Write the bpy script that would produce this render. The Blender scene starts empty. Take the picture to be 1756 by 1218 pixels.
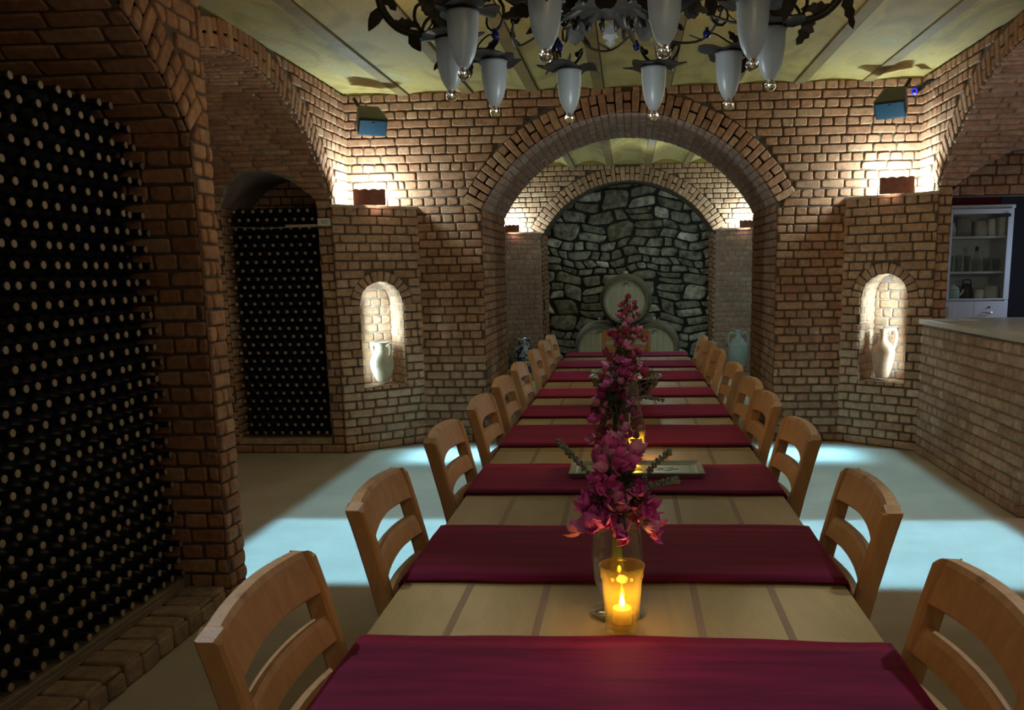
import bpy, math, random
from math import sin, cos, pi, sqrt, radians, asin, atan2
from mathutils import Vector, Matrix, Quaternion
random.seed(7)
SC = bpy.context.scene
COL = SC.collection

# ------------------------------------------------------------------ camera, world, exposure
cam_d = bpy.data.cameras.new('camera')
cam = bpy.data.objects.new('camera', cam_d); COL.objects.link(cam); SC.camera = cam
YAW, PITCH, ROLL = radians(-3.99263), radians(10.13934), radians(-0.94884)
cy_, sy_, cp_, sp_ = cos(YAW), sin(YAW), cos(PITCH), sin(PITCH)
fw = Vector((sy_*cp_, cy_*cp_, -sp_)); rt = Vector((cy_, -sy_, 0)); up = rt.cross(fw)
r2 = rt*cos(ROLL)+up*sin(ROLL); u2 = -rt*sin(ROLL)+up*cos(ROLL)
M = Matrix(((r2.x, u2.x, -fw.x, 0), (r2.y, u2.y, -fw.y, 0), (r2.z, u2.z, -fw.z, 1.5), (0, 0, 0, 1)))
cam.matrix_world = M
cam_d.sensor_fit = 'HORIZONTAL'; cam_d.sensor_width = 36
cam_d.lens = 36*1492.34/1756
cam_d.shift_x = (878-975.395)/1756
cam_d.shift_y = (731.698-609)/1756
cam_d.clip_start = 0.05

w = bpy.data.worlds.new('world'); SC.world = w; w.use_nodes = True
w.node_tree.nodes['Background'].inputs[0].default_value = (1.0, 0.84, 0.66, 1)
w.node_tree.nodes['Background'].inputs[1].default_value = 0.035
SC.view_settings.view_transform = 'Standard'; SC.view_settings.look = 'None'
SC.view_settings.gamma = 1; SC.view_settings.exposure = 0.32
try: SC.view_settings.use_curve_mapping = False
except Exception: pass

def lamp(name, kind, loc, power, color, size=.05, target=None, **kw):
    l = bpy.data.lights.new(name, kind); l.energy = power; l.color = color
    if kind == 'AREA':
        l.shape = 'RECTANGLE'; l.size = size[0]; l.size_y = size[1]
    else: l.shadow_soft_size = size
    for k, v in kw.items(): setattr(l, k, v)
    o = bpy.data.objects.new(name, l); COL.objects.link(o); o.location = loc
    if target is not None:
        d = Vector(target)-Vector(loc)
        o.rotation_euler = d.to_track_quat('-Z', 'Y').to_euler()
    return o
COOL = (0.62, 0.90, 1.0); WHITE = (.64, 0.90, 1.0); WARM = (1.0, 0.80, 0.50); FLOORC = (0.24, 0.64, 1.0)
# small LED flood lamps standing on the corner shelves (behind the clay tiles)
lamp('shelf_lamp_left', 'POINT', (-2.165, 7.37, 2.15), 34, WHITE, .025)
lamp('shelf_lamp_right', 'POINT', (2.165, 7.37, 2.15), 34, WHITE, .025)
lamp('far_shelf_lamp_left', 'POINT', (-1.68, 12.80, 2.15), 26, WHITE, .025)
lamp('far_shelf_lamp_right', 'POINT', (1.68, 12.80, 2.15), 26, WHITE, .025)
# niche LEDs, tucked inside the outer edge
for s in (-1, 1):
    lamp('niche_lamp', 'AREA', (s*2.300, 7.34, .98), 3.0, WHITE, (.02, .70), target=(s*2.085, 7.655, .96), spread=radians(84))
    lamp('niche_lamp', 'POINT', (s*2.165, 7.462, 1.37), .8, WHITE, .012)
    lamp('near_flood', 'SPOT', (s*1.75, 2.5, 2.6), 60, (.85, .95, 1), .03, target=(s*.72, 1.45, .8), spot_size=radians(40), spot_blend=.6)
    lamp('bay_fill', 'POINT', (s*3.3, 5.0, 1.7), 12 if s > 0 else 3.5, (1, .85, .7), .2)  # added fill that brightens the side bay vaults, no fixture modelled
# added blue-white area lights without fixtures, laying the bright floor strips beside the table
for s in (-1, 1):
    lamp('floor_wash_fill', 'AREA', (s*1.53, 5.65, 2.50), 4.6, (.36, .78, 1), (1.30, 3.3), spread=radians(4))
    lamp('floor_wash_fill', 'AREA', (s*1.53, 4.57, 2.49), 5.6, FLOORC, (1.30, 1.12), spread=radians(3.5))
    lamp('floor_wash_fill', 'AREA', (s*1.45, 7.05, 2.48), 4.5, FLOORC, (0.75, 0.5), spread=radians(12))
# added warm fill beyond the chandelier, no lamps hang there
lamp('hall_fill', 'POINT', (.95, 4.8, 2.30), 8.5, WARM, .22)
lamp('hall_fill', 'POINT', (-.95, 4.8, 2.30), 7.5, WARM, .22)
lamp('cup_fill', 'POINT', (-.06, 3.0, 1.95), 2.6, (.85, .95, 1), .06)  # added fill brightening the frosted cups; the chandelier itself is unlit
lamp('back_fill', 'POINT', (-.2, -.7, 1.9), 5.5, WARM, .3)  # added soft fill behind the camera, without a fixture
lamp('near_fill', 'POINT', (.5, .9, 2.5), 7, WARM, .25)  # added warm fill over the near table end, without a fixture
# cool light of the room behind the bar, and of the far room
lamp('bar_room_lamp', 'POINT', (3.9, 7.75, 1.5), 14, (.5, .7, 1), .15)
lamp('far_room_light', 'POINT', (1.7, 10.5, 1.25), 13, (.45, .88, 1), .2)
lamp('far_room_light', 'POINT', (.3, 11.2, 2.6), 9, (.85, 1, .9), .3)  # added soft overhead fill for barrels and stone, not an actual lamp

# ------------------------------------------------------------------ materials
def new_mat(name):
    m = bpy.data.materials.new(name); m.use_nodes = True
    nt = m.node_tree; b = nt.nodes['Principled BSDF']
    return m, nt, b
def N(nt, t, **kw):
    n = nt.nodes.new(t)
    for k, v in kw.items():
        if hasattr(n, k): setattr(n, k, v)
        else: n.inputs[k].default_value = v
    return n
def c4(c): return (c[0], c[1], c[2], 1)
def ramp(nt, stops, interp='LINEAR'):
    r = nt.nodes.new('ShaderNodeValToRGB'); cr = r.color_ramp; cr.interpolation = interp
    while len(cr.elements) < len(stops): cr.elements.new(0.5)
    for e, (p, c) in zip(cr.elements, stops): e.position = p; e.color = c4(c)
    return r
def plain(name, col, rough=.6, metal=0., var=.0, scale=8., bump=0., bscale=60., spec=None, stretch=None):
    m, nt, b = new_mat(name)
    b.inputs['Base Color'].default_value = c4(col)
    b.inputs['Roughness'].default_value = rough; b.inputs['Metallic'].default_value = metal
    if spec is not None: b.inputs['Specular IOR Level'].default_value = spec
    tc = N(nt, 'ShaderNodeTexCoord'); src = tc.outputs['Object']
    if stretch:
        mp = N(nt, 'ShaderNodeMapping'); mp.inputs['Scale'].default_value = stretch
        nt.links.new(src, mp.inputs[0]); src = mp.outputs[0]
    if var:
        n = N(nt, 'ShaderNodeTexNoise', Scale=scale, Detail=6., Roughness=.6); nt.links.new(src, n.inputs['Vector'])
        r = ramp(nt, [(.3, [x*(1-var) for x in col]), (.7, [min(1, x*(1+var)) for x in col])])
        nt.links.new(n.outputs['Fac'], r.inputs[0]); nt.links.new(r.outputs[0], b.inputs['Base Color'])
    if bump:
        n = N(nt, 'ShaderNodeTexNoise', Scale=bscale, Detail=5.); nt.links.new(src, n.inputs['Vector'])
        bp = N(nt, 'ShaderNodeBump', Strength=bump, Distance=.01); nt.links.new(n.outputs['Fac'], bp.inputs['Height'])
        nt.links.new(bp.outputs[0], b.inputs['Normal'])
    return m
def brick_mat(name, tones, bump=.5):
    m, nt, b = new_mat(name)
    g = N(nt, 'ShaderNodeNewGeometry'); n = len(tones)
    r = ramp(nt, [((i+.0)/n, t) for i, t in enumerate(tones)])
    nt.links.new(g.outputs['Random Per Island'], r.inputs[0])
    tc = N(nt, 'ShaderNodeTexCoord')
    ns = N(nt, 'ShaderNodeTexNoise', Scale=22., Detail=6., Roughness=.65); nt.links.new(tc.outputs['Object'], ns.inputs['Vector'])
    nb = N(nt, 'ShaderNodeTexNoise', Scale=2.2, Detail=3.); nt.links.new(tc.outputs['Object'], nb.inputs['Vector'])
    r2_ = ramp(nt, [(.3, (.62, .62, .62)), (.7, (1.25, 1.2, 1.1))]); nt.links.new(ns.outputs['Fac'], r2_.inputs[0])
    r3 = ramp(nt, [(.35, (.85, .85, .85)), (.65, (1.1, 1.1, 1.1))]); nt.links.new(nb.outputs['Fac'], r3.inputs[0])
    mx = N(nt, 'ShaderNodeMix', data_type='RGBA', blend_type='MULTIPLY'); mx.inputs[0].default_value = 1
    nt.links.new(r.outputs[0], mx.inputs[6]); nt.links.new(r2_.outputs[0], mx.inputs[7])
    m2 = N(nt, 'ShaderNodeMix', data_type='RGBA', blend_type='MULTIPLY'); m2.inputs[0].default_value = 1
    nt.links.new(mx.outputs[2], m2.inputs[6]); nt.links.new(r3.outputs[0], m2.inputs[7])
    nt.links.new(m2.outputs[2], b.inputs['Base Color'])
    b.inputs['Roughness'].default_value = .9; b.inputs['Specular IOR Level'].default_value = .2
    nf = N(nt, 'ShaderNodeTexNoise', Scale=55., Detail=8., Roughness=.7); nt.links.new(tc.outputs['Object'], nf.inputs['Vector'])
    bp = N(nt, 'ShaderNodeBump', Strength=bump, Distance=.008); nt.links.new(nf.outputs['Fac'], bp.inputs['Height'])
    nt.links.new(bp.outputs[0], b.inputs['Normal'])
    return m
BR = brick_mat('brick_brown_red', [(.38, .20, .115), (.45, .25, .145), (.32, .155, .085), (.47, .29, .175), (.41, .215, .12), (.36, .19, .11)])
BT = brick_mat('brick_tan', [(.46, .28, .17), (.52, .34, .215), (.41, .235, .145), (.56, .38, .25), (.48, .295, .18)])
BP = brick_mat('brick_pink', [(.48, .30, .23), (.54, .37, .29), (.42, .25, .19), (.50, .36, .30), (.46, .28, .22)])
MD = plain('mortar_dark', (.10, .07, .045), .95, var=.3, scale=20, bump=.6)
ML = plain('mortar_grey', (.36, .29, .23), .95, var=.25, scale=14, bump=.8, bscale=40)
MV = plain('mortar_vault', (.26, .20, .155), .95, var=.35, scale=10, bump=.9, bscale=35)
SHELFM = plain('shelf_render', (.45, .33, .23), .95, var=.3, scale=12, bump=.6)
FLM = plain('floor_screed', (.50, .44, .34), .85, var=.12, scale=2.2, bump=.25, bscale=40)
KERB = brick_mat('brick_kerb', [(.36, .27, .19), (.42, .32, .22), (.32, .24, .17)])

def ceiling_mat():
    m, nt, b = new_mat('ceiling_plaster')
    tc = N(nt, 'ShaderNodeTexCoord'); mp = N(nt, 'ShaderNodeMapping'); mp.inputs['Scale'].default_value = (1.6, .7, 1.6)
    nt.links.new(tc.outputs['Object'], mp.inputs[0])
    n = N(nt, 'ShaderNodeTexNoise', Scale=1.8, Detail=7., Roughness=.62, Distortion=1.2); nt.links.new(mp.outputs[0], n.inputs['Vector'])
    r = ramp(nt, [(.28, (.22, .18, .06)), (.42, (.32, .255, .085)), (.52, (.42, .32, .10)), (.62, (.36, .31, .125)), (.75, (.48, .42, .22))])
    nt.links.new(n.outputs['Fac'], r.inputs[0]); nt.links.new(r.outputs[0], b.inputs['Base Color'])
    b.inputs['Roughness'].default_value = .75
    n2 = N(nt, 'ShaderNodeTexNoise', Scale=18., Detail=5.); nt.links.new(tc.outputs['Object'], n2.inputs['Vector'])
    bp = N(nt, 'ShaderNodeBump', Strength=.35, Distance=.01); nt.links.new(n2.outputs['Fac'], bp.inputs['Height'])
    nt.links.new(bp.outputs[0], b.inputs['Normal'])
    return m
CEIL = ceiling_mat()
BEAM = plain('beam_paint', (.20, .145, .045), .7, var=.25, scale=5, bump=.2)
DARKLINE = plain('dark_joint_line', (.05, .04, .02), .9)  # dark line along beam edges and table leaf joints
def stone_mat():
    m, nt, b = new_mat('rubble_stone')
    g = N(nt, 'ShaderNodeNewGeometry')
    r = ramp(nt, [(0, (.24, .23, .18)), (.3, (.36, .34, .27)), (.6, (.28, .27, .22)), (.8, (.44, .42, .35)), (.9, (.70, .68, .60))])
    nt.links.new(g.outputs['Random Per Island'], r.inputs[0])
    tc = N(nt, 'ShaderNodeTexCoord')
    n = N(nt, 'ShaderNodeTexNoise', Scale=9., Detail=8., Roughness=.7); nt.links.new(tc.outputs['Object'], n.inputs['Vector'])
    r2_ = ramp(nt, [(.36, (.28, .28, .26)), (.60, (1.45, 1.45, 1.4))]); nt.links.new(n.outputs['Fac'], r2_.inputs[0])
    mx = N(nt, 'ShaderNodeMix', data_type='RGBA', blend_type='MULTIPLY'); mx.inputs[0].default_value = 1
    nt.links.new(r.outputs[0], mx.inputs[6]); nt.links.new(r2_.outputs[0], mx.inputs[7]); nt.links.new(mx.outputs[2], b.inputs['Base Color'])
    b.inputs['Roughness'].default_value = .9
    bp = N(nt, 'ShaderNodeBump', Strength=.8, Distance=.02); nt.links.new(n.outputs['Fac'], bp.inputs['Height'])
    nt.links.new(bp.outputs[0], b.inputs['Normal'])
    return m
STONE = stone_mat(); SMORT = plain('stone_mortar', (.045, .042, .036), .95, var=.4, scale=9, bump=.8)

def wood_mat(name, a, b_, sc=(6, 6, 1.2), rough=.5, knots=True):
    m, nt, b = new_mat(name)
    tc = N(nt, 'ShaderNodeTexCoord'); mp = N(nt, 'ShaderNodeMapping'); mp.inputs['Scale'].default_value = sc
    nt.links.new(tc.outputs['Object'], mp.inputs[0])
    n = N(nt, 'ShaderNodeTexNoise', Scale=4., Detail=6., Roughness=.6, Distortion=.8); nt.links.new(mp.outputs[0], n.inputs['Vector'])
    r = ramp(nt, [(.3, a), (.7, b_)]); nt.links.new(n.outputs['Fac'], r.inputs[0])
    out = r.outputs[0]
    if knots:
        v = N(nt, 'ShaderNodeTexVoronoi', Scale=4.5); nt.links.new(tc.outputs['Object'], v.inputs['Vector'])
        rk = ramp(nt, [(.0, (.35, .25, .18)), (.045, (.55, .42, .32)), (.09, (1, 1, 1))]); nt.links.new(v.outputs['Distance'], rk.inputs[0])
        mx = N(nt, 'ShaderNodeMix', data_type='RGBA', blend_type='MULTIPLY'); mx.inputs[0].default_value = .8
        nt.links.new(out, mx.inputs[6]); nt.links.new(rk.outputs[0], mx.inputs[7]); out = mx.outputs[2]
    nt.links.new(out, b.inputs['Base Color']); b.inputs['Roughness'].default_value = rough
    n2 = N(nt, 'ShaderNodeTexNoise', Scale=30., Detail=4.); nt.links.new(mp.outputs[0], n2.inputs['Vector'])
    bp = N(nt, 'ShaderNodeBump', Strength=.12, Distance=.004); nt.links.new(n2.outputs['Fac'], bp.inputs['Height']); nt.links.new(bp.outputs[0], b.inputs['Normal'])
    return m
PINE = wood_mat('pine_wood', (.44, .24, .10), (.60, .35, .16))
TABLE = wood_mat('table_maple', (.27, .19, .075), (.35, .255, .10), (3, .8, 3), .38)
STRIP = wood_mat('inlay_strip_wood', (.17, .10, .055), (.24, .15, .08), (6, 1, 6), .5, False)
OAK = wood_mat('barrel_head_oak', (.50, .44, .30), (.66, .59, .42), (9, 9, .8), .7, False)
OAKD = wood_mat('barrel_stave_oak', (.20, .17, .12), (.30, .26, .19), (4, 1, 4), .7, False)
BOARD = wood_mat('rack_board', (.16, .12, .08), (.25, .19, .13), (5, 1, 5), .7)
def velvet():
    m, nt, b = new_mat('red_velvet')
    tc = N(nt, 'ShaderNodeTexCoord'); mp = N(nt, 'ShaderNodeMapping'); mp.inputs['Scale'].default_value = (1.5, 14, 1.5)
    nt.links.new(tc.outputs['Object'], mp.inputs[0])
    n = N(nt, 'ShaderNodeTexNoise', Scale=3., Detail=5.); nt.links.new(mp.outputs[0], n.inputs['Vector'])
    r = ramp(nt, [(.3, (.085, .001, .024)), (.7, (.18, .003, .05))]); nt.links.new(n.outputs['Fac'], r.inputs[0]); nt.links.new(r.outputs[0], b.inputs['Base Color'])
    b.inputs['Roughness'].default_value = .75; b.inputs['Sheen Weight'].default_value = .6; b.inputs['Sheen Roughness'].default_value = .35
    b.inputs['Sheen Tint'].default_value = (.7, .08, .25, 1); b.inputs['Specular IOR Level'].default_value = .15
    return m
VELVET = velvet()
def glass(name, col=(1, 1, 1), rough=0., ior=1.45):
    m, nt, b = new_mat(name); b.inputs['Base Color'].default_value = c4(col)
    b.inputs['Transmission Weight'].default_value = 1; b.inputs['Roughness'].default_value = rough; b.inputs['IOR'].default_value = ior
    return m
def thin_glass(name, col, milk=0., milkcol=(1, 1, 1), ior=1.5):
    m, nt, b = new_mat(name); nt.nodes.remove(b); out = nt.nodes['Material Output']
    t = N(nt, 'ShaderNodeBsdfTransparent'); t.inputs[0].default_value = c4(col)
    g = N(nt, 'ShaderNodeBsdfGlossy'); g.inputs['Roughness'].default_value = .03
    lw = N(nt, 'ShaderNodeLayerWeight'); lw.inputs[0].default_value = .5
    pw = N(nt, 'ShaderNodeMath', operation='POWER'); pw.inputs[1].default_value = 2.6; nt.links.new(lw.outputs['Facing'], pw.inputs[0])
    f = N(nt, 'ShaderNodeMath', operation='MULTIPLY_ADD'); f.inputs[1].default_value = .85; f.inputs[2].default_value = .03; nt.links.new(pw.outputs[0], f.inputs[0])
    a = N(nt, 'ShaderNodeMixShader'); nt.links.new(f.outputs[0], a.inputs[0]); nt.links.new(t.outputs[0], a.inputs[1]); nt.links.new(g.outputs[0], a.inputs[2])
    last = a
    if milk:
        d = N(nt, 'ShaderNodeBsdfTranslucent'); d.inputs[0].default_value = c4(milkcol)
        c = N(nt, 'ShaderNodeMixShader'); c.inputs[0].default_value = milk; nt.links.new(a.outputs[0], c.inputs[1]); nt.links.new(d.outputs[0], c.inputs[2]); last = c
    nt.links.new(last.outputs[0], out.inputs[0]); return m
GLASS = thin_glass('clear_glass', (.93, .96, .93), .04, (1, .95, .8))
CANDLEGLASS = thin_glass('amber_lit_glass', (1, .90, .62), .08, (1, .75, .25))  # candle glow put into the amber tint of the glass
def frosted():
    m, nt, b = new_mat('frosted_glass'); nt.nodes.remove(b); out = nt.nodes['Material Output']
    d = N(nt, 'ShaderNodeBsdfDiffuse'); d.inputs[0].default_value = (.80, .86, .88, 1)
    t = N(nt, 'ShaderNodeBsdfTranslucent'); t.inputs[0].default_value = (.85, .92, .94, 1)
    g = N(nt, 'ShaderNodeBsdfGlossy'); g.inputs['Roughness'].default_value = .35; g.inputs[0].default_value = (.9, .95, 1, 1)
    p = N(nt, 'ShaderNodeBsdfTransparent')
    a = N(nt, 'ShaderNodeMixShader'); a.inputs[0].default_value = .55; nt.links.new(d.outputs[0], a.inputs[1]); nt.links.new(t.outputs[0], a.inputs[2])
    c = N(nt, 'ShaderNodeMixShader'); c.inputs[0].default_value = .10; nt.links.new(a.outputs[0], c.inputs[1]); nt.links.new(g.outputs[0], c.inputs[2])
    e = N(nt, 'ShaderNodeMixShader'); e.inputs[0].default_value = .30; nt.links.new(c.outputs[0], e.inputs[1]); nt.links.new(p.outputs[0], e.inputs[2])
    nt.links.new(e.outputs[0], out.inputs[0]); return m
FROST = frosted()
CRYSTAL = glass('crystal_ball', (1, 1, 1), .0, 1.6)
IRON = plain('wrought_iron', (.075, .072, .064), .45, metal=.6, var=.3, scale=30)
BLUEG = plain('cobalt_glass', (.01, .015, .16), .15)
BOTTLE = plain('dark_bottle_glass', (.016, .016, .024), .36, spec=.7)
CORK = plain('bottle_end_tan', (.34, .25, .15), .6, var=.35, scale=3)
TERRA = plain('terracotta', (.58, .36, .22), .8, var=.15, scale=12, bump=.2)
CREAM = plain('cream_pottery', (.55, .47, .32), .8, var=.25, scale=9, bump=.3)
AMPH = plain('grey_amphora_clay', (.40, .43, .40), .85, var=.2, scale=6, bump=.3)
TILE = plain('clay_tile', (.30, .11, .07), .85, var=.2, scale=20, bump=.3)
BLACKP = plain('black_plastic', (.02, .02, .02), .45)
SPKTOP = plain('speaker_case', (.075, .075, .05), .5)
GRILLE = plain('blue_speaker_grille', (.007, .05, .095), .4, spec=.6)
WHITEP = plain('white_paint', (.62, .66, .72), .5)
CERAM = plain('white_ceramic', (.75, .76, .74), .25)
CERAG = plain('green_glazed_ceramic', (.30, .36, .30), .3, var=.15, scale=7)
CERAGD = plain('dark_green_glaze', (.10, .14, .12), .3)
CLOTHW = plain('pale_cloth', (.55, .55, .56), .8, var=.15, scale=14, bump=.4)
REDM = plain('dark_red_fabric', (.12, .01, .02), .8)
PAPER = plain('white_paper', (.75, .8, .85), .6)
CARD = plain('cream_card', (.72, .68, .55), .7)
INK = plain('ink', (.05, .05, .05), .7)
BLUEP = plain('blue_print', (.05, .22, .6), .6)
COUNTER = plain('counter_stone', (.48, .47, .42), .35, var=.15, scale=5)
CHROME = plain('chrome', (.8, .8, .8), .15, metal=1)
STEM = plain('green_stem', (.07, .09, .035), .7)
LEAF = plain('dry_leaf', (.10, .13, .07), .7, var=.4, scale=30)
LAV = plain('lavender_grey', (.20, .25, .23), .8, var=.3, scale=60)
PET = [plain('magenta_bract', (.80, .12, .52), .7, var=.4, scale=40), plain('pink_bract', (.85, .30, .58), .7, var=.35, scale=40), plain('dusky_bract', (.42, .07, .20), .7, var=.4, scale=40)]
TWIG = plain('dark_twig', (.025, .02, .018), .8)
WAX = plain('candle_wax', (.85, .75, .5), .4)
def emit(name, col, s):
    m, nt, b = new_mat(name); b.inputs['Base Color'].default_value = c4(col)
    b.inputs['Emission Color'].default_value = c4(col); b.inputs['Emission Strength'].default_value = s
    return m
FLAME = emit('flame', (1, .62, .08), 40)
LED = emit('led_panel', (1, .98, .9), 30)
BLUELED = emit('blue_led', (.02, .02, .9), 2)
def bluewhite():
    m, nt, b = new_mat('blue_white_glaze')
    tc = N(nt, 'ShaderNodeTexCoord'); n = N(nt, 'ShaderNodeTexNoise', Scale=11., Detail=2., Distortion=1.5); nt.links.new(tc.outputs['Object'], n.inputs['Vector'])
    r = ramp(nt, [(.47, (.02, .05, .16)), (.53, (.62, .68, .68))]); nt.links.new(n.outputs['Fac'], r.inputs[0]); nt.links.new(r.outputs[0], b.inputs['Base Color'])
    b.inputs['Roughness'].default_value = .2
    return m
BW = bluewhite()
def bowlmat():
    m, nt, b = new_mat('painted_bowl_glaze')
    tc = N(nt, 'ShaderNodeTexCoord'); n = N(nt, 'ShaderNodeTexVoronoi', Scale=34.); n.feature = 'DISTANCE_TO_EDGE'; nt.links.new(tc.outputs['Object'], n.inputs['Vector'])
    n2 = N(nt, 'ShaderNodeTexNoise', Scale=9., Detail=2.); nt.links.new(tc.outputs['Object'], n2.inputs['Vector'])
    r = ramp(nt, [(.06, (.40, .46, .40)), (.14, (.03, .07, .06))]); nt.links.new(n.outputs['Distance'], r.inputs[0])
    r2_ = ramp(nt, [(.45, (.5, .55, .5)), (.55, (1, 1, 1))]); nt.links.new(n2.outputs['Fac'], r2_.inputs[0])
    mx = N(nt, 'ShaderNodeMix', data_type='RGBA', blend_type='MULTIPLY'); mx.inputs[0].default_value = 1
    nt.links.new(r.outputs[0], mx.inputs[6]); nt.links.new(r2_.outputs[0], mx.inputs[7]); nt.links.new(mx.outputs[2], b.inputs['Base Color'])
    b.inputs['Roughness'].default_value = .2
    return m
BOWLM = bowlmat()

# ------------------------------------------------------------------ mesh builder
def tag(o, label=None, cat=None, group=None, kind=None):
    if label: o['label'] = label
    if cat: o['category'] = cat
    if group: o['group'] = group
    if kind: o['kind'] = kind
    return o
def empty(name, loc=(0, 0, 0), rz=0):
    o = bpy.data.objects.new(name, None); COL.objects.link(o); o.location = loc; o.rotation_euler = (0, 0, rz); o.empty_display_size = .1
    return o
class MB:
    def __init__(s): s.v = []; s.f = []; s.m = []; s.sm = []
    def add(s, vs, fs, mi=0, smooth=False):
        b = len(s.v); s.v.extend([tuple(v) for v in vs])
        for f in fs: s.f.append(tuple(b+i for i in f)); s.m.append(mi); s.sm.append(smooth)
    def box(s, x0, x1, y0, y1, z0, z1, mi=0, bev=0.):
        if bev <= 0:
            s.add([(x0, y0, z0), (x1, y0, z0), (x1, y1, z0), (x0, y1, z0), (x0, y0, z1), (x1, y0, z1), (x1, y1, z1), (x0, y1, z1)],
                  [(3, 2, 1, 0), (4, 5, 6, 7), (0, 1, 5, 4), (1, 2, 6, 5), (2, 3, 7, 6), (3, 0, 4, 7)], mi)
        else:
            b = bev; L = []
            def loop(i, z): 
                c = b
                xa, xb, ya, yb = x0+i, x1-i, y0+i, y1-i
                return [(xa+c, ya, z), (xb-c, ya, z), (xb, ya+c, z), (xb, yb-c, z), (xb-c, yb, z), (xa+c, yb, z), (xa, yb-c, z), (xa, ya+c, z)]
            for i, z in ((b, z0), (0, z0+b), (0, z1-b), (b, z1)): L.append(loop(i, z))
            s.loops(L, mi, True, True)
    def loops(s, L, mi=0, closed=True, caps=True, smooth=False):
        n = len(L[0]); vs = [p for l in L for p in l]; fs = []
        for k in range(len(L)-1):
            for i in range(n if closed else n-1):
                j = (i+1) % n; fs.append((k*n+i, k*n+j, (k+1)*n+j, (k+1)*n+i))
        if caps: fs.append(tuple(range(n-1, -1, -1))); fs.append(tuple((len(L)-1)*n+i for i in range(n)))
        s.add(vs, fs, mi, smooth)
    def lathe(s, prof, seg=24, c=(0, 0, 0), mi=0, caps=True, smooth=True, ax='z'):
        L = []
        for r, z in prof:
            if ax == 'z': L.append([(c[0]+r*cos(2*pi*i/seg), c[1]+r*sin(2*pi*i/seg), c[2]+z) for i in range(seg)])
            elif ax == 'x': L.append([(c[0]+z, c[1]+r*cos(2*pi*i/seg), c[2]+r*sin(2*pi*i/seg)) for i in range(seg)])
            else: L.append([(c[0]+r*cos(-2*pi*i/seg), c[1]+z, c[2]+r*sin(-2*pi*i/seg)) for i in range(seg)])
        s.loops(L, mi, True, caps, smooth)
    def tube(s, pts, rad, seg=8, mi=0, smooth=True, flat=1.):
        pts = [Vector(p) for p in pts]; n = len(pts)
        rs = rad if isinstance(rad, (list, tuple)) else [rad]*n
        L = []; prev = None
        for i, p in enumerate(pts):
            t = (pts[min(i+1, n-1)]-pts[max(i-1, 0)]).normalized()
            if prev is None:
                a = Vector((0, 0, 1)) if abs(t.z) < .9 else Vector((1, 0, 0)); nn = (a-t*a.dot(t)).normalized()
            else: nn = (prev-t*prev.dot(t)).normalized()
            prev = nn; bb = t.cross(nn)
            L.append([tuple(p+(nn*cos(2*pi*k/seg)*flat+bb*sin(2*pi*k/seg))*rs[i]) for k in range(seg)])
        s.loops(L, mi, True, True, smooth)
    def ball(s, c, r, mi=0, seg=12, rings=8, sc=(1, 1, 1)):
        L = []
        for k in range(1, rings):
            a = pi*k/rings-pi/2
            L.append([(c[0]+r*sc[0]*cos(a)*cos(2*pi*i/seg), c[1]+r*sc[1]*cos(a)*sin(2*pi*i/seg), c[2]+r*sc[2]*sin(a)) for i in range(seg)])
        s.loops(L, mi, True, True, True)
    def quad(s, a, b, c, d, mi=0): s.add([a, b, c, d], [(0, 1, 2, 3)], mi)
    def build(s, name, mats, parent=None, smooth=None):
        me = bpy.data.meshes.new(name); me.from_pydata(s.v, [], s.f)
        if not isinstance(mats, (list, tuple)): mats = [mats]
        for m in mats: me.materials.append(m)
        me.polygons.foreach_set('material_index', s.m)
        me.polygons.foreach_set('use_smooth', s.sm if smooth is None else [smooth]*len(s.f))
        me.update()
        o = bpy.data.objects.new(name, me); COL.objects.link(o)
        if parent: o.parent = parent
        return o
def copy_tree(o, parent=None):
    c = o.copy(); COL.objects.link(c)
    if parent: c.parent = parent
    for ch in o.children: copy_tree(ch, c)
    return c

# ------------------------------------------------------------------ bricks
def brick(mb, mp, a0, b0, a1, b1, v0, v1, hh, mi, rn, inset=.008, ch=.010, jit=.0035):
    """one rounded brick; u runs a0..b0 along its lower edge and a1..b1 along its upper edge"""
    J = [rn.uniform(-jit, jit) for _ in range(8)]
    w_ = min(b0-a0, b1-a1)
    if w_ < .018: return
    ch = min(ch, w_*.25)
    P = [(a0+J[0], v0+J[1]), (b0+J[2], v0+J[3]), (b1+J[4], v1+J[5]), (a1+J[6], v1+J[7])]
    def loop(s_, c, h):
        out = []
        cx = sum(p[0] for p in P)/4; cyy = sum(p[1] for p in P)/4
        Q = []
        for p in P:
            dx = cx-p[0]; dy = cyy-p[1]
            Q.append((p[0]+math.copysign(min(s_, abs(dx)), dx), p[1]+math.copysign(min(s_, abs(dy)), dy)))
        for i in range(4):
            p = Q[i]; q = Q[i-1]; r = Q[(i+1) % 4]
            for t in (q, r):
                d = math.hypot(t[0]-p[0], t[1]-p[1]) or 1
                out.append(mp(p[0]+(t[0]-p[0])*c/d, p[1]+(t[1]-p[1])*c/d, h))
        return out
    ht = hh*rn.uniform(.75, 1.2)
    mb.loops([loop(0, ch*.5, -.004), loop(0, ch*.6, ht*.55), loop(inset, ch, ht)], mi, True, False, True)
    n = len(mb.v)
    mb.f.append(tuple(n-8+i for i in range(8))); mb.m.append(mi); mb.sm.append(False)
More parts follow.
